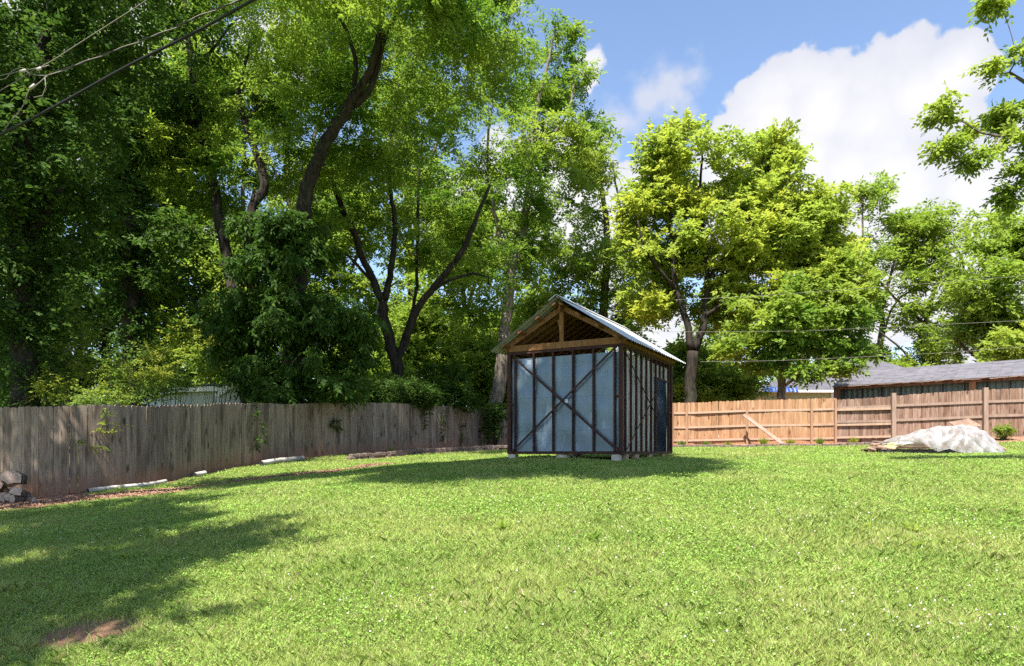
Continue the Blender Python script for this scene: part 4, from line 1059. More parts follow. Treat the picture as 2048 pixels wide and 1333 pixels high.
cr = tree('creeper_mass', 'dense dark creeper with large drooping leaves hanging over the grey fence', (-8.3, 24.9, 1.3), [lim((560, 830, 24.9, .08), (575, 640, 24.9, .06), (600, 450, 24.9, .04))],
 [B(560, 700, 24.3, 1.9, 1.1, 2.2, 70), B(650, 700, 24.0, 1.5, 1.0, 2.0, 46), B(590, 560, 24.4, 1.6, 1.0, 1.8, 46), B(690, 600, 24.2, 1.1, 1, 1.4, 24), B(625, 775, 23.0, 1.4, .6, .6, 18), B(510, 500, 24.6, 1.3, 1, 1.3, 26), B(600, 430, 24.7, .8, .7, 1.4, 26), B(500, 640, 24.7, .9, .9, 2.2, 26)],
 'leaf_creeper', 'bark', 2, sprays=13, leaflets=7, slen=.42, ln=.18, wd=.072, droop=.9, group='climbers along the fences', cat='creeper', shell=.6, up=-.05)
# far left, ivy-wrapped dark trees
t1 = lim((52, 880, 17.4, .34), (50, 700, 17.4, .30), (40, 450, 17.5, .27), (52, 280, 17.6, .25), (85, 130, 17.6, .2), (112, 0, 17.6, .16), (130, -120, 17.6, .12))
t1b = lim((48, 500, 17.5, .12), (95, 420, 17.3, .09), (130, 370, 17, .06))
t1c = lim((60, 250, 17.6, .12), (-30, 120, 17, .09), (-100, 20, 16.5, .06))
tree('ivy_tree', 'dark ivy-wrapped tree filling the far left edge behind the fence', (-12.4, 17.4, .8), [t1, t1b, t1c],
 [B(20, 330, 17, 2.0, 2, 2.6, 70), B(60, 60, 17, 2.6, 2.2, 1.8, 70), B(150, 130, 17, 1.4, 1.6, 1.4, 34), B(-100, 200, 16, 2.6, 2, 3, 60), B(10, 600, 17.2, 1.3, 1.2, 1.8, 46), B(90, -120, 16.5, 3.4, 3, 1.6, 60), B(130, 430, 17.6, 1.1, 1.2, 1.6, 34)],
 'leaf_dark', 'bark_dark', 3, sprays=10, leaflets=8, slen=.5, ln=.12, wd=.07, droop=.4, ivy=([*ivycol(t1, 16, .62, 22)], .10, 'leaf_dark', 0))
t0 = lim((265, 830, 26, .38), (262, 600, 26, .34), (255, 400, 26, .3), (235, 230, 26, .24), (240, 80, 26, .18), (250, -80, 26, .1))
t0b = lim((258, 420, 26, .14), (300, 330, 26, .1), (330, 280, 26, .07))
tree('ivy_tree', 'ivy-covered trunk standing between the far left tree and the many-stemmed tree', (-14.4, 26, 1.4), [t0, t0b],
 [B(190, 300, 25.5, 2.8, 2, 3.5, 56), B(300, 420, 25.5, 2.2, 2, 3, 44), B(250, 80, 25, 3.4, 3, 3, 70), B(130, 480, 25.8, 2.0, 2, 3, 40), B(360, 560, 25.8, 1.8, 1.6, 2.2, 32)],
 'leaf_dark', 'bark_dark', 4, sprays=10, leaflets=8, slen=.6, ln=.17, wd=.09, droop=.5, ivy=([*ivycol(t0, 22, .75, 16)], .15, 'leaf_dark', 0))
# middle tree with wide fork
D3 = 30.5
k0 = lim((800, 850, D3, .34), (795, 740, D3, .28), (770, 650, D3, .25), (764, 590, D3, .23))
k1 = lim((764, 600, D3, .19), (735, 540, D3, .16), (700, 450, D3, .14), (672, 385, D3, .12), (655, 340, D3, .08), (620, 300, 30, .04))
k2 = lim((770, 600, D3, .16), (785, 520, D3, .13), (790, 440, 30.8, .11), (778, 340, 31, .08), (790, 230, 31, .06), (800, 150, 31, .04))
k3 = lim((790, 740, D3, .17), (830, 630, 30.2, .16), (862, 580, 30, .15), (905, 530, 29.8, .13), (940, 470, 29.6, .12), (955, 430, 29.5, .09), (985, 360, 29.4, .05))
k4 = lim((862, 582, 30, .08), (900, 562, 29.6, .07), (945, 548, 29.4, .05), (990, 560, 29.2, .03))
k5 = lim((740, 560, D3, .07), (700, 515, 30, .05), (660, 500, 29.7, .04), (630, 480, 29.5, .02))
k6 = lim((800, 700, D3, .09), (830, 600, 31, .08), (835, 500, 31.2, .07), (838, 350, 31.5, .06), (850, 240, 31.8, .04))
tree('forked_tree', 'wide-forked tree with bare brown limbs in the middle, behind the shaded back fence', (-5, 30.5, 1.8), [k0, k1, k2, k3, k4, k5, k6],
 [B(800, 350, 33.0, 4.0, 3, 4, 110), B(930, 480, 32.0, 2.6, 2.2, 2.4, 56), B(700, 400, 33.0, 2.6, 2.5, 3, 50), B(980, 300, 33.0, 2.6, 2.4, 3, 50), B(860, 160, 34.0, 4.0, 3, 3, 80), B(950, 610, 31.6, 1.8, 1.5, 1.0, 22), B(700, 620, 33.0, 1.6, 1.6, 1.6, 20)],
 'leaf_pecan', 'bark_dark', 5, sprays=10, leaflets=9, slen=.6, ln=.17, wd=.065, droop=.4)
# tall pale-barked tree left of the shed
D4 = 35.5
q0 = lim((985, 845, D4, .40), (1000, 760, D4, .36), (1012, 650, D4, .30), (1020, 550, D4, .27), (1042, 480, D4, .22), (1058, 380, D4, .2), (1060, 330, D4, .17), (1070, 240, D4, .12), (1090, 150, D4, .08), (1110, 60, D4, .04))
q1 = lim((1016, 560, D4, .16), (1000, 480, D4, .13), (985, 400, 35, .1), (975, 300, 35, .07), (985, 200, 35, .05))
q2 = lim((1062, 330, D4, .10), (1100, 280, 35, .08), (1140, 210, 35, .06), (1150, 120, 35, .03))
q3 = lim((1056, 390, D4, .06), (1080, 382, 35.2, .05), (1100, 388, 35, .04), (1072, 420, 34.9, .02))
q4 = lim((1062, 300, D4, .08), (1030, 230, 35.5, .06), (1010, 150, 35.5, .04))
tree('tall_tree', 'tallest pale-barked slender tree rising just left of the shed', (-.9, 35.5, 1.9), [q0, q1, q2, q3, q4],
 [B(1110, 130, 36.2, 2.0, 2, 1.6, 34), B(1050, 190, 36.7, 2.4, 2.2, 2.6, 50), B(1150, 240, 36.2, 1.3, 1.5, 2.4, 34), B(1010, 330, 36.2, 2.2, 2.2, 3, 52), B(1100, 340, 36.6, 1.8, 1.6, 1.8, 22), B(1130, 60, 36.2, .9, .8, .8, 7), B(1030, 520, 36.2, 2.6, 2.2, 1.4, 40), B(1010, 130, 36.7, 1.4, 1.4, 1.4, 14), B(1090, 460, 35.7, 2.2, 1.8, 1.6, 30)],
 'leaf_pecan', 'bark_light', 6, sprays=10, leaflets=9, slen=.6, ln=.18, wd=.07, droop=.35)
# bright yellow-green tree right of the shed
D5 = 32.5
y0_ = lim((1381, 850, D5, .30), (1383, 740, D5, .27), (1386, 690, D5, .25))
y1_ = lim((1384, 700, D5, .19), (1372, 640, D5, .16), (1350, 570, D5, .13), (1345, 500, D5, .10), (1340, 420, D5, .07))
y2_ = lim((1390, 700, D5, .19), (1408, 640, D5, .17), (1415, 560, D5, .13), (1405, 470, D5, .1), (1400, 380, D5, .07), (1405, 300, D5, .04))
y3_ = lim((1408, 640, D5, .12), (1440, 610, 32, .10), (1500, 585, 31.5, .08), (1560, 580, 31, .06), (1620, 560, 30.8, .04))
y4_ = lim((1350, 580, D5, .10), (1318, 540, 32, .08), (1290, 500, 31.6, .06), (1275, 440, 31.5, .04))
y5_ = lim((1415, 560, D5, .1), (1470, 480, 32.3, .08), (1510, 380, 32.3, .06), (1530, 300, 32.3, .04))
tree('maple_tree', 'bright yellow-green broad tree with a dark forked trunk, right of the shed', (8.5, 32.5, 1.9), [y0_, y1_, y2_, y3_, y4_, y5_],
 [B(1390, 330, 33.3, 2.4, 2.3, 2.0, 130), B(1330, 470, 32.9, 2.2, 2, 1.9, 110), B(1450, 470, 32.8, 2.6, 2.3, 2.2, 150), B(1530, 360, 33.3, 1.7, 1.8, 2.2, 110), B(1570, 470, 32.8, 2.1, 2, 1.6, 120), B(1310, 330, 33.3, 1.3, 1.3, 1.2, 26), B(1620, 540, 32.3, 1.8, 1.8, 1.1, 80), B(1500, 560, 32.3, 1.7, 1.6, .8, 60), B(1310, 600, 32.8, 1.2, 1.2, .7, 16), B(1350, 280, 33.3, 1.0, 1, .8, 16), B(1640, 450, 32.8, 1.5, 1.5, 1.3, 70), B(1290, 420, 33.1, 1.1, 1.1, 1.1, 34), B(1560, 300, 33.3, 1.0, 1, 1.2, 34), B(1660, 540, 32.5, 1.3, 1.2, 1.0, 50), B(1300, 610, 34.2, 1.5, 1, .9, 34), B(1450, 620, 34.2, 1.9, 1, .9, 44), B(1350, 560, 34.4, 1.4, 1, .9, 26), B(1600, 420, 33.0, 1.5, 1.2, 1.2, 44)],
 'leaf_yellow', 'bark_dark', 7, sprays=9, leaflets=8, slen=.5, ln=.17, wd=.10, droop=.25, rad=.62, shell=.5)
# smaller greener tree at the cedar fence
D6 = 31.0
z0_ = lim((1564, 840, D6, .20), (1566, 760, D6, .17), (1572, 690, D6, .13), (1580, 620, D6, .1), (1590, 540, D6, .06))
z1_ = lim((1566, 775, D6, .07), (1600, 750, 30.6, .06), (1640, 720, 30.2, .04), (1670, 700, 30, .02))
z2_ = lim((1570, 720, D6, .07), (1535, 650, 31, .05), (1500, 600, 31, .03))
z3_ = lim((1574, 690, D6, .07), (1620, 640, 31, .05), (1660, 590, 31, .03))
tree('maple_tree', 'smaller mid-green tree with a pale short trunk right behind the cedar fence', (12.3, 31, 2.0), [z0_, z1_, z2_, z3_],
 [B(1560, 640, 30.8, 2.0, 1.8, 1.5, 100), B(1650, 630, 30.8, 1.7, 1.7, 1.6, 84), B(1490, 690, 30.8, 1.4, 1.4, 1.0, 34), B(1640, 705, 30.4, 1.2, 1.0, .6, 22), B(1700, 560, 31, 1.3, 1.4, 1.1, 28), B(1530, 715, 30.6, .9, 1, .5, 14), B(1660, 742, 30.2, 1.0, .8, .3, 14), B(1720, 690, 30.6, .9, .9, .7, 20), B(1590, 748, 30.1, .5, .6, .25, 7)],
 'leaf_mid', 'bark_light', 8, sprays=9, leaflets=7, slen=.45, ln=.17, wd=.10, droop=.3, rad=.6)
# darker tree behind between tall one and bright one
D7 = 42
tree('background_tree', 'tree with open feathery top between the tall pale one and the bright yellow-green one', (6.0, 42, 2.2), [lim((1200, 860, D7, .35), (1205, 650, D7, .28), (1215, 480, D7, .2), (1200, 360, D7, .12), (1190, 280, D7, .06)), lim((1212, 520, D7, .12), (1240, 440, D7, .09), (1225, 330, D7, .05)), lim((1205, 600, D7, .14), (1280, 560, D7, .1), (1310, 500, D7, .05))],
 [B(1180, 430, D7, 3.4, 3, 4, 84), B(1220, 300, D7, 2.2, 2, 1.6, 24), B(1250, 560, D7, 3.6, 3, 2.6, 70), B(1150, 600, D7, 3.4, 3, 2.4, 56), B(1280, 680, D7, 3.0, 2.5, 2.2, 44)],
 'leaf_mid', 'bark', 9, sprays=9, leaflets=8, slen=.75, ln=.24, wd=.10, rad=.9)
# right background trees
D8 = 47
def far_tree(label, px, d, top, base_w, leaf, seed, n=150, dens=1., bark='bark', cat='tree'):
    r = random.Random(seed); H = (905 - top) / F * d; zt = CZ + H; X = (px - CX) / F * d; zg = gz(X, d)
    hh = zt - zg
    trunk = [(X, d, zg - .3, .32), (X + r.gauss(0, .3), d, zg + hh * .25, .26), (X + r.gauss(0, .6), d, zg + hh * .5, .18), (X + r.gauss(0, .9), d, zg + hh * .75, .1), (X + r.gauss(0, 1.), d, zt - .8, .04)]
    ls = [trunk]
    for k in range(4):
        s_ = 1 if k % 2 else -1; z_ = zg + hh * (.28 + .13 * k); i_ = trunk[1 if k < 2 else 2]
        ls.append([(i_[0], d, i_[2], .13), (X + s_ * base_w * .35, d + r.uniform(-1, 1), z_ + hh * .1, .09), (X + s_ * base_w * .75, d + r.uniform(-1.5, 1.5), z_ + hh * .2, .04)])
    bl = []
    for k in range(9):
        a = r.uniform(-1, 1); q_ = .16 + .76 * (k + r.random()) / 9; w_ = base_w * math.sin(math.pi * min(.93, q_ * .9 + .1)) ** .6
        bl.append(((X + a * w_ * .62, d + r.uniform(-1.4, 1.4), zg + hh * q_), (base_w * r.uniform(.42, .6), base_w * .42, hh * r.uniform(.09, .14)), int(n / 7.5)))
    bl.append(((X, d, zt - hh * .1), (base_w * .35, base_w * .3, hh * .1), int(n / 9)))
    return tree('background_tree', label, (X, d, zg), ls, bl, leaf, bark, seed, sprays=9, leaflets=8, slen=.8, ln=.26 * dens, wd=.12 * dens, rad=1.0, droop=.3, cat=cat)
far_tree('sparse-topped tree rising behind the small mid-green tree', 1745, 58, 370, 5.6, 'leaf_light', 21, 170)
far_tree('spreading tree with visible limbs behind the outbuilding roof', 1850, 57, 425, 6.8, 'leaf_light', 22, 290)
far_tree('broad light-green tree right of the spreading one behind the outbuilding', 1990, 46, 430, 5.0, 'leaf_light', 23, 260)
far_tree('light tree mostly beyond the right edge of the view', 2130, 44, 440, 4.5, 'leaf_light', 24, 160)
tree('round_tree', 'dense rounded yellow-green tree above the right end of the outbuilding roof', (28.5, 40, 2.4), [lim((2050, 860, 40, .3), (2050, 760, 40, .25), (2055, 690, 40, .15))], [B(2050, 700, 40, 1.9, 1.8, 1.5, 130)], 'leaf_yellow', 'bark', 25, sprays=10, leaflets=9, slen=.4, ln=.14, wd=.08, rad=.45, shell=.7)
far_tree('green tree showing low between the bright tree and the small one', 1470, 57, 560, 5.2, 'leaf_light', 26, 150)
far_tree('low light-green tree behind the cedar fence next to the shed', 1400, 40, 690, 3.6, 'leaf_light', 27, 130)
far_tree('low leafy tree behind the hip-roofed house', 1640, 62, 560, 5.5, 'leaf_mid', 28, 150)
# background wood behind the left half
bgt = [(930, 46, 380, 4.6, 'leaf_light', 'light-green tree far behind the forked tree'), (1060, 50, 420, 5.5, 'leaf_light', 'bright tree far behind, seen either side of the pale trunk'), (820, 52, 120, 6, 'leaf_mid', 'tall mid-green tree far behind the forked one'),
 (700, 46, 330, 4.6, 'leaf_mid', 'green tree showing between the leaning limb and the forked tree'), (590, 50, -40, 6.5, 'leaf_mid', 'very tall tree behind the many-stemmed one'), (460, 42, 120, 5.5, 'leaf_mid', 'tree behind the left stems of the many-stemmed tree'),
 (330, 46, -60, 6.5, 'leaf_pecan', 'tall dark tree far behind the ivy-covered trunk'), (200, 40, 60, 5.5, 'leaf_pecan', 'tree in the left background between the two ivy trees'), (80, 36, 40, 5.5, 'leaf_dark', 'dark tree in the left background behind the far left trunk'), (-60, 32, 0, 5.5, 'leaf_dark', 'dark tree beyond the left edge of the view'),
 (380, 41, 430, 4.6, 'leaf_light', 'lower sunlit tree above the low grey house'), (120, 39, 480, 4.0, 'leaf_mid', 'low sunlit tree behind the shrubs at the far left'), (1000, 44, 620, 4.5, 'leaf_light', 'low bright tree behind the fence left of the shed'), (860, 42, 600, 4.4, 'leaf_light', 'low bright tree behind the dark bush on the back fence'), (740, 40, 640, 3.6, 'leaf_light', 'low light tree behind the creeper mass')]
for i, (px, d, top, bw, lf_, lb) in enumerate(bgt): far_tree(lb, px, d, top, bw, lf_, 50 + i, 150 if top > 400 else 230)

low = [(560, 37, 640, 'leaf_mid'), (460, 37, 640, 'leaf_light'), (980, 39, 640, 'leaf_light'), (1090, 41, 600, 'leaf_light'), (40, 39, 740, 'leaf_mid'), (170, 39, 700, 'leaf_light'), (330, 40, 730, 'leaf_mid'), (640, 33, 740, 'leaf_mid'), (720, 36, 720, 'leaf_light'), (900, 37, 730, 'leaf_light'), (1040, 38, 700, 'leaf_mid'), (1150, 40, 690, 'leaf_mid'), (1260, 38, 700, 'leaf_light'), (1340, 37, 745, 'leaf_light'), (1430, 37, 735, 'leaf_light'), (-60, 28, 720, 'leaf_dark')]
lowl = ['taller bush behind the creeper mass, on its left half', 'light bush just left of the creeper mass, above the low house', 'light tall bush filling the gap between fork and pale trunk', 'light tall bush above the left roof slope of the shed', 'leafy bush low behind the far left trunk', 'light-green bush behind the left shrubs', 'bush behind the low grey house', 'bush right behind the creeper mass', 'light bush between the creeper and the forked tree', 'light bush behind the forked tree foot', 'bush behind the shed roof, left of the ridge', 'bush seen behind the shed ridge', 'light bush behind the right slope of the shed roof', 'light bush just right of the shed behind the cedar fence', 'light bush right of the dark forked trunk, over the cedar fence', 'dark bush beyond the left edge']
for i, (px, d, top, lf_) in enumerate(low):
    zt = CZ + (905 - top) / F * d; X = (px - CX) / F * d; zg = gz(X, d); hh = zt - zg
    tree('background_bush', lowl[i], (X, d, zg), [[(X, d, zg - .2, .1), (X + .1, d, zg + hh * .5, .06), (X, d, zt - .5, .03)]], [((X, d, zg + hh * .55), (2.7, 1.6, hh * .45), 70)], lf_, 'bark', 200 + i, sprays=9, leaflets=8, slen=.6, ln=.2, wd=.1, rad=.7, cat='bush', group='bushes behind the fences')

# overhanging tree outside the left edge, shading lawn and shed; its trunk stands beyond the fence line
def shade_tree(label, base, clusters, seed, limbs):
    return tree('shade_tree', label, base, limbs, clusters, 'leaf_pecan', 'bark', seed, sprays=11, leaflets=9, slen=.6, ln=.16, wd=.07, droop=.4, group='overhanging trees outside the view')
def hl(pts): return [tuple(p) for p in pts]
# near right branch
D9 = 12.5
n0 = lim((2500, 1000, D9 + 1, .3), (2480, 500, D9 + 1, .24), (2420, 250, D9 + .8, .18), (2380, 0, D9 + .5, .13), (2300, -200, D9, .09))
n1 = lim((2450, 350, D9 + .9, .09), (2250, 260, D9 + .4, .06), (2120, 200, D9, .045), (2040, 160, D9, .03), (1995, 130, D9, .015))
n2 = lim((2180, 230, D9 + .1, .04), (2060, 265, D9 - .2, .03), (1970, 270, D9 - .3, .02), (1905, 230, D9 - .3, .01))
n3 = lim((2120, 210, D9, .03), (2060, 330, D9, .02), (2020, 390, D9 + .1, .01))
n4 = lim((2380, 0, D9 + .5, .05), (2200, -60, D9, .03), (2060, -20, D9 - .2, .015))
tree('overhanging_tree', 'nearby tree whose leafy branches reach in from the top right edge', (13.5, 13.5, 1.1), [n0, n1, n2, n3, n4],
 [B(2000, 130, D9, .40, .4, .36, 11), B(2050, 220, D9, .45, .5, .5, 18), B(1985, 260, D9 - .2, .5, .4, .22, 13), B(1905, 225, D9 - .3, .28, .3, .22, 8), B(1940, 310, D9 - .3, .38, .3, .22, 8), B(2035, 350, D9, .32, .3, .35, 9), B(2000, 5, D9 - .3, .14, .2, .12, 3), B(2130, 200, D9, .8, .8, 1.2, 40), B(2300, 100, D9, 1.4, 1.4, 2, 60), B(2100, 90, D9, .5, .4, .3, 9), B(2010, 400, D9, .12, .1, .16, 2), B(1895, 300, D9-.3, .16, .2, .14, 3)],
 'leaf_mid', 'bark', 10, sprays=9, leaflets=7, slen=.24, ln=.08, wd=.042, droop=.4, rad=.2, group='trees inside the yard')

# overhanging shade trees
def P3(x_, y_, z_, r_): return (x_, y_, z_, r_)
sh1 = [[P3(-13.4,7.5,0,.4), P3(-13,7.6,4,.34), P3(-12,7.8,8,.28), P3(-10,8.2,11,.2), P3(-6,8.8,12.6,.14), P3(-2,9.3,13,.09), P3(1.5,9.5,13,.04)],
       [P3(-12.5,7.7,6,.2), P3(-10,6.5,9,.15), P3(-8,4.5,10.5,.1), P3(-6.5,2.2,10.2,.07), P3(-5.6,-.2,9.6,.04)]]
SHB = [((-4.5, 9.0, 12.8), (1.6, 1.3, .8), 50), ((-2.2, 8.2, 12.6), (1.5, 1.3, .7), 60), ((.1, 7.9, 12.4), (1.4, 1.3, .7), 62), ((.8, 8.8, 12.8), (.7, .8, .6), 20), ((-7.5, 9.5, 12), (1.6, 1.2, 1), 36), ((-3.2, 6.2, 12.3), (1.2, .8, .5), 24), ((-.7, 6.0, 12.2), (1.4, .7, .5), 26), ((.4, 6.6, 12.2), (.6, .6, .5), 10),
       ((-6.5, 3.7, 10), (1.1, 1.2, .9), 34), ((-8.2, 5.8, 10.3), (1.5, 1.3, .9), 40), ((-5.1, 1.8, 9.6), (.9, .8, .6), 24), ((-11.0, 8.0, 10.5), (1.2, 1.2, 1.2), 10), ((-12.6, 9.3, 10.5), (1.9, 1.0, 1.0), 8), ((-6.6, .6, 9.6), (1.5, 1.0, .7), 34), ((-5.2, -.7, 9.3), (1.0, .9, .6), 26), ((-7.6, 2.6, 9.9), (1.2, 1.2, .7), 24)]
SHB = [(c, q, int(n * (1.9 if c[1] > 5.9 and c[0] > -8 else 1.0))) for c, q, n in SHB]
tree('overhanging_tree', 'tree beyond the left edge whose high canopy shades the lawn corner and the shed front', (-13.4, 7.5, 0), sh1, SHB, 'leaf_pecan', 'bark', 60, sprays=11, leaflets=9, slen=.6, ln=.17, wd=.075, droop=.4, rad=.8, group='trees inside the yard')

# ------------------------------------------------------------------ shrubs, vines, weeds
def shrub(name, label, base, blobs, leaf, seed, ln, wd, slen=.35, sprays=8, leaflets=8, rad=.3, cat='shrub', group='shrubs and vines along the fences', stems=5, droop=.3, up=.15, shell=.4):
    r = np.random.default_rng(seed); root = thing(name, base, label, cat, group)
    C = blob_points(r, blobs, shell); b = np.array(base[:])
    mb = MB()
    for k in range(min(stems * 4, len(C))):
        c = C[k]; m_ = (b + c) / 2 + r.normal(0, .06, 3); mb.tube([Vector(b + r.normal(0, .03, 3) * [1, 1, 0]), Vector(m_), Vector(c)], [.012, .009, .004], 5, False)
    mb.build('stems', MT['bark'], root, True)
    V, Fq = spray_leaves(r, C, rad * r.uniform(.7, 1.25, len(C)), sprays, leaflets, slen, ln, wd, droop, up); raw('foliage', V, Fq, MT[leaf], root)
    return root
def gv(px, d): x_ = (px - CX) / F * d; return Vector((x_, d, gz(x_, d)))
shrub('shrub', 'sunlit upright shrub with long leafy stems in front of the low grey house', gv(255, 18.5), [B(250, 745, 18.2, .85, .7, .75, 22), B(310, 725, 18.4, .4, .5, .5, 12)], 'leaf_shrub', 71, .10, .038, .5, 9, 11)
shrub('shrub', 'yellow-green shrub spilling over the fence top right of the far left tree', gv(190, 17.3), [B(205, 797, 17.1, .7, .5, .22, 20), B(110, 775, 17.3, .5, .5, .4, 16)], 'leaf_shrub', 72, .10, .045, .4)
shrub('shrub', 'tall pale leafy shrub rising behind the fence near the far left trunk', gv(120, 19.5), [B(125, 660, 19.5, .8, .8, 1.0, 44), B(130, 740, 19.5, .7, .8, .7, 22)], 'leaf_shrub', 73, .12, .06, .4)
shrub('shrub', 'bright bush at the left side of the creeper mass, above the low grey house', gv(430, 25.8), [B(430, 720, 25.4, 1.1, .8, .9, 50), B(390, 680, 25.6, .9, .8, .8, 30), B(455, 640, 25.6, .5, .6, 1.0, 22)], 'leaf_shrub', 74, .15, .08, .4)
shrub('shrub', 'thin bush with small glossy leaves before the white fascia', gv(345, 22), [B(345, 765, 21.8, .8, .6, .5, 26)], 'leaf_mid', 75, .12, .055, .4)
shrub('shrub', 'dark dense bush bulging over the shaded back fence', gv(815, 28.3), [B(815, 785, 27.0, 1.2, .7, .55, 56), B(770, 775, 27.6, .8, .6, .5, 28), B(860, 800, 27.2, .5, .4, .35, 16)], 'leaf_dark', 76, .13, .06, .4, 9, 8, group='climbers along the fences')
shrub('shrub', 'glossy-leaved bush on the fence right of the dark bulging one', gv(920, 30), [B(900, 790, 29.4, 1.1, .6, .5, 40), B(940, 805, 29.6, .6, .5, .35, 18), B(890, 750, 30.2, 1.2, .9, .6, 30)], 'leaf_creeper', 77, .15, .07, .4, group='climbers along the fences')
shrub('shrub', 'dark vine clump hanging on the fence corner beside the shed', gv(992, 31.3), [B(992, 832, 31.0, .55, .35, .6, 30), B(985, 865, 30.9, .35, .3, .5, 14)], 'leaf_dark', 78, .13, .07, .35, group='climbers along the fences')
def vine(label, pxs, d, leaf, seed, n=3, ln=.11, rad=.10):
    """climber hanging on the face of the fence"""
    r = np.random.default_rng(seed); pts = [at(px, py, d) for (px, py) in pxs]
    P = resample([tuple(p) for p in pts], .12)
    root = thing('vine', tuple(P[-1]), label, 'vine', 'vines hanging on the grey fence')
    MB().tube([Vector(p) for p in P], .006, 5, False).build('stem', MT['bark'], root, True)
    V, Fq = spray_leaves(r, P + r.normal(0, .03, P.shape), rad, n, 5, .2, ln, ln * .5, .5, 0.); raw('foliage', V, Fq, MT[leaf], root)
vine('sunlit vine with pale leaves hanging on the fence boards below the yellow-green shrub', [(204, 815), (206, 850), (200, 865), (225, 862), (243, 845)], fence_d(215) - .18, 'leaf_shrub', 81, 2, .09, .07)
vine('small leafy sprig trailing low on the fence left of centre', [(155, 885), (165, 878), (176, 888)], fence_d(165) - .15, 'leaf_shrub', 82, 2, .08, .05)
vine('single white-green leaf spray hanging below the sunlit vine', [(196, 893), (205, 898), (214, 906)], fence_d(205) - .2, 'leaf_shrub', 83, 2, .11, .03)
vine('thin strand of ivy hanging at the left edge of the creeper mass', [(505, 800), (515, 830), (520, 870), (508, 900)], fence_d(512) - .15, 'leaf_creeper', 84, 2, .12, .09)
vine('leafy tuft on the shaded fence right of the creeper mass', [(672, 838), (674, 850), (668, 856)], fence_d(672) - .15, 'leaf_creeper', 85, 4, .13, .12)
vine('dark strand hanging below the glossy-leaved bush', [(885, 815), (888, 850), (886, 880)], fence_d(886) - .2, 'leaf_dark', 86, 2, .12, .10)
vine('shaded strand hanging below the dark bulging bush', [(845, 820), (850, 840), (852, 858)], fence_d(850) - .2, 'leaf_creeper', 87, 2, .12, .10)
vine('short strand near the fence corner, low on the boards', [(925, 850), (922, 880), (918, 893)], fence_d(922) - .2, 'leaf_dark', 88, 2, .12, .10)
# little liriope clumps in the bed before the right fence
def clump(label, px, py, d, h, seed, w=.2, n=90, leaf='leaf_shrub', name='grass_clump', cat='plant', group='small clumps in the bed by the cedar fence'):
    r = np.random.default_rng(seed); p = gv(px, d); 
    if name != 'grass_clump': pass
    th = r.uniform(0, 6.28, n); out_ = r.uniform(.1, 1, n); C = np.array(p[:])[None] + np.stack([np.cos(th) * .04 * out_, np.sin(th) * .04 * out_, 0 * th], 1)
    A = unit(np.stack([np.cos(th) * out_ * w / h * 1.6, np.sin(th) * out_ * w / h * 1.6, np.ones(n)], 1)); WD = unit(np.cross(A, r.normal(0, 1, (n, 3)))); NN = np.cross(WD, A)
    V, Fq = leaf_quads(C, A, WD, NN, h * r.uniform(.6, 1.1, n), np.full(n, .022 if h < .5 else .03))
    o = raw(name, V, Fq, MT[leaf]); return tag(o, label, cat, group)
for i, (px, d, h, lb) in enumerate(((1363, 27.6, .30, 'small green clump nearest the shed in the cedar fence bed'), (1412, 27.4, .28, 'green clump left of the second fence post in the bed'), (1456, 27.3, .24, 'thin pale clump between the second and third fence posts'), (1527, 27.0, .36, 'fuller green clump left of the leaning board foot'), (1580, 26.9, .30, 'green clump just right of the leaning board foot'), (1640, 26.7, .36, 'green clump right of the fourth fence post'), (1706, 26.6, .28, 'clump where the cedar fence meets the older fence'))):
    clump(lb, px, 0, d, h, 90 + i, .24, 130)
shrub('shrub', 'round green bush at the right foot of the old board fence', gv(2007, 25.2), [((gv(2007, 25.2) + Vector((0, 0, .32)))[:], (.28, .28, .2), 30)], 'leaf_shrub', 99, .09, .04, .2, 7, 7, .14)
clump('upright bright plant in the bed by the shaded back fence', 783, 0, 24.6, .34, 120, .1, 26, 'leaf_light', 'small_plant', 'plant', 'small plants by the back fence')
# broad-leaved weeds on the lawn
def weed(label, px, py, seed, s=.12, n=9, up=.5, leaf='leaf_mid'):
    r = np.random.default_rng(seed); q_ = gpix(px, py); p = np.array([q_[0], q_[1], gz(*q_)])
    th = np.linspace(0, 6.28, n, endpoint=False) + r.normal(0, .3, n); C = np.repeat(p[None], n, 0)
    A = unit(np.stack([np.cos(th), np.sin(th), r.uniform(.2, 1.2, n) * up * 2], 1)); WD = unit(np.cross(A, np.array([0, 0, 1.]))); NN = -np.cross(A, WD)
    V, Fq = leaf_quads(C, A, WD, NN, s * r.uniform(.7, 1.2, n), s * .3 * np.ones(n)); o = raw('lawn_weed', V, Fq, MT[leaf]); tag(o, label, 'weed', 'broad-leaved weeds in the lawn')
for i, (px, py, s, lb) in enumerate(((1850, 1028, .16, 'larger leafy weed in the dry patch on the right of the lawn'), (1815, 1055, .12, 'weed left of the largest one on the right lawn'), (1830, 1065, .13, 'low weed just below the largest ones on the right lawn'), (1735, 1055, .10, 'lone small weed at the edge of the flowering strip'), (1722, 1145, .12, 'dark upright weed low on the right lawn'), (1830, 1095, .12, 'weed under the dry patch on the right lawn'), (1895, 1090, .10, 'pale weed furthest right on the lawn'), (1005, 1060, .14, 'dark spiky weed in the middle of the lawn'), (1185, 1080, .13, 'tufted weed right of the spiky one in mid lawn'), (795, 1245, .09, 'single tall leaf weed low in the middle of the lawn'), (20, 1118, .08, 'yellow-green leaf weed at the left edge of the lawn'), (78, 1205, .09, 'round-leaved weed in the shaded lawn corner'), (255, 1120, .10, 'upright weed in the shaded left lawn'))):
    weed(lb, px, py, 130 + i, s, 9, .6 if 'spiky' in lb or 'tall' in lb or 'upright' in lb else .3)

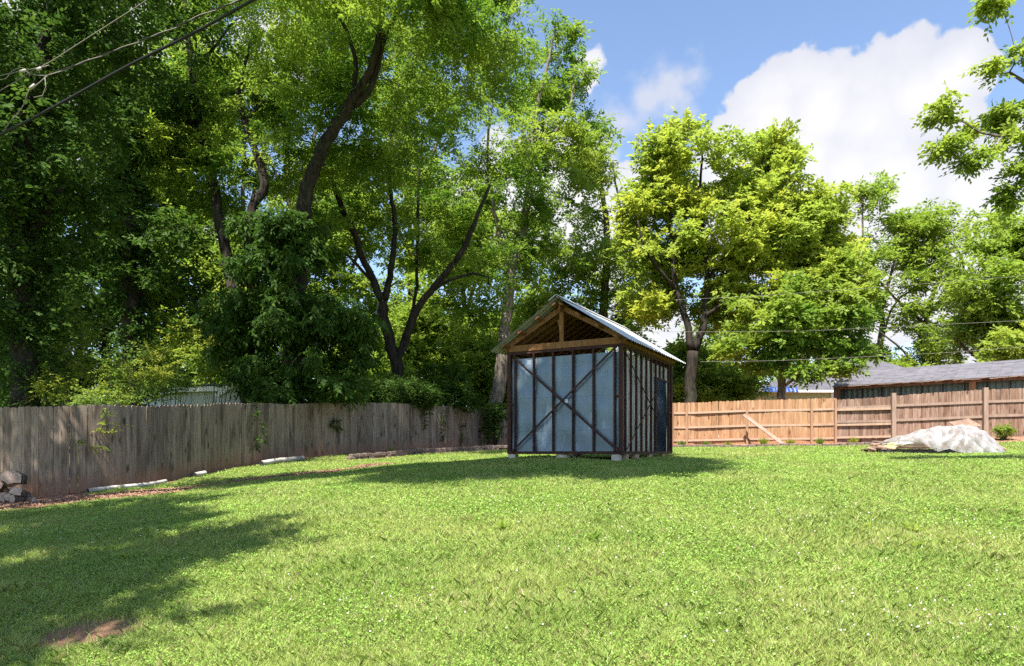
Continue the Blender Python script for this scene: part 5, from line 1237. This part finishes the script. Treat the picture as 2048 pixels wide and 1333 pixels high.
# ------------------------------------------------------------------ overhead wires
def wire(name, label, pts, r, mt_, sag=0, cat='cable', group='overhead cables at the top left'):
    P = [at(*p) for p in pts]; q_ = resample([tuple(p) for p in P], .12 if len(P) < 6 else .06)
    o = MB().tube([Vector(v) for v in q_], r, 6).build(name, MT[mt_], None, True); return tag(o, label, cat, group)
wire('overhead_cable', 'thick black cable running diagonally across the top left', [(-260, 395, 8.6), (5, 268, 8.2), (120, 208, 8), (255, 133, 7.8), (390, 65, 7.6), (508, 0, 7.4), (800, -160, 7)], .016, 'cable_black')
def twist(label, pts, r, turns=.26):
    P = [at(*p) for p in pts]; q_ = resample([tuple(p) for p in P], .02); root = thing('twisted_cable', tuple(q_[0]), label, 'cable', 'overhead cables at the top left')
    for ph in (0, math.pi):
        v = [Vector((p[0], p[1] + r * math.cos(i * .02 / turns * 6.28 / 2 + ph), p[2] + r * math.sin(i * .02 / turns * 6.28 / 2 + ph))) for i, p in enumerate(q_)]
        MB().tube(v[::1], r * .95, 5).build('strand', MT['cable_black' if ph == 0 else 'cable_grey'], root, True)
twist('twisted grey and black service cable above the black one', [(98, 151, 7.9), (160, 128, 7.9), (240, 98, 7.8), (345, 58, 7.6), (400, 32, 7.5), (480, 1, 7.4), (700, -90, 7.1)], .006)
wire('overhead_wire', 'thin pale wire, highest of those at the top left', [(-200, 290, 8.3), (0, 182, 8.1), (60, 145, 8.0), (101, 124, 7.9), (170, 80, 7.8), (292, 2, 7.6), (420, -85, 7.4)], .005, 'cable_grey')
wire('overhead_wire', 'grey wire ending in the splice at the left edge', [(-220, 200, 8.2), (0, 152, 8.1), (48, 142, 8.0), (80, 136, 7.95), (104, 130, 7.9)], .006, 'cable_grey')
wire('overhead_wire', 'thin wire curling up and over beside the splice', [(-10, 160, 8.05), (12, 158, 8), (25, 142, 8), (45, 136, 8), (60, 148, 7.95), (90, 152, 7.9), (108, 148, 7.9)], .005, 'cable_grey')
wire('overhead_wire', 'looping drip wire hanging below the splice', [(90, 155, 7.9), (92, 180, 7.88), (84, 193, 7.88), (66, 196, 7.9), (54, 204, 7.9)], .005, 'cable_grey')
wire('overhead_wire', 'slack wire dropping from the splice to the black cable at the left edge', [(95, 152, 7.9), (72, 172, 7.9), (58, 182, 7.95), (45, 215, 8), (20, 245, 8.1), (6, 266, 8.2)], .006, 'cable_grey')
for k, (a, b, lb) in enumerate((((40, 144), (52, 141), 'pale splice sleeve on the grey wire at the left edge'), ((60, 178), (70, 170), 'pale splice sleeve on the slack drooping wire'), ((74, 140), (82, 137), 'small clamp where the wires meet'))):
    o = MB().tube([at(*a, 7.9), at(*b, 7.9)], .017, 8).build('splice_sleeve', MT['cable_pale'], None, True); tag(o, lb, 'sleeve', 'splice sleeves on the overhead wires')
for k, (pts, lb) in enumerate(((((1350, 600), (1500, 593), (1693, 580), (1874, 566), (2100, 548)), 'highest of the distant wires across the right trees'), (((1250, 664), (1470, 664), (1612, 662), (1710, 658), (2015, 643), (2150, 635)), 'middle distant wire across the right trees'), (((1400, 724), (1540, 722), (1711, 715), (1889, 706), (2048, 694), (2200, 684)), 'lowest distant wire just above the outbuilding roof'))):
    wire('distant_wire', lb, [(p[0], p[1], 28.6) for p in pts], .007, 'cable_grey', cat='wire', group='distant wires across the right trees')
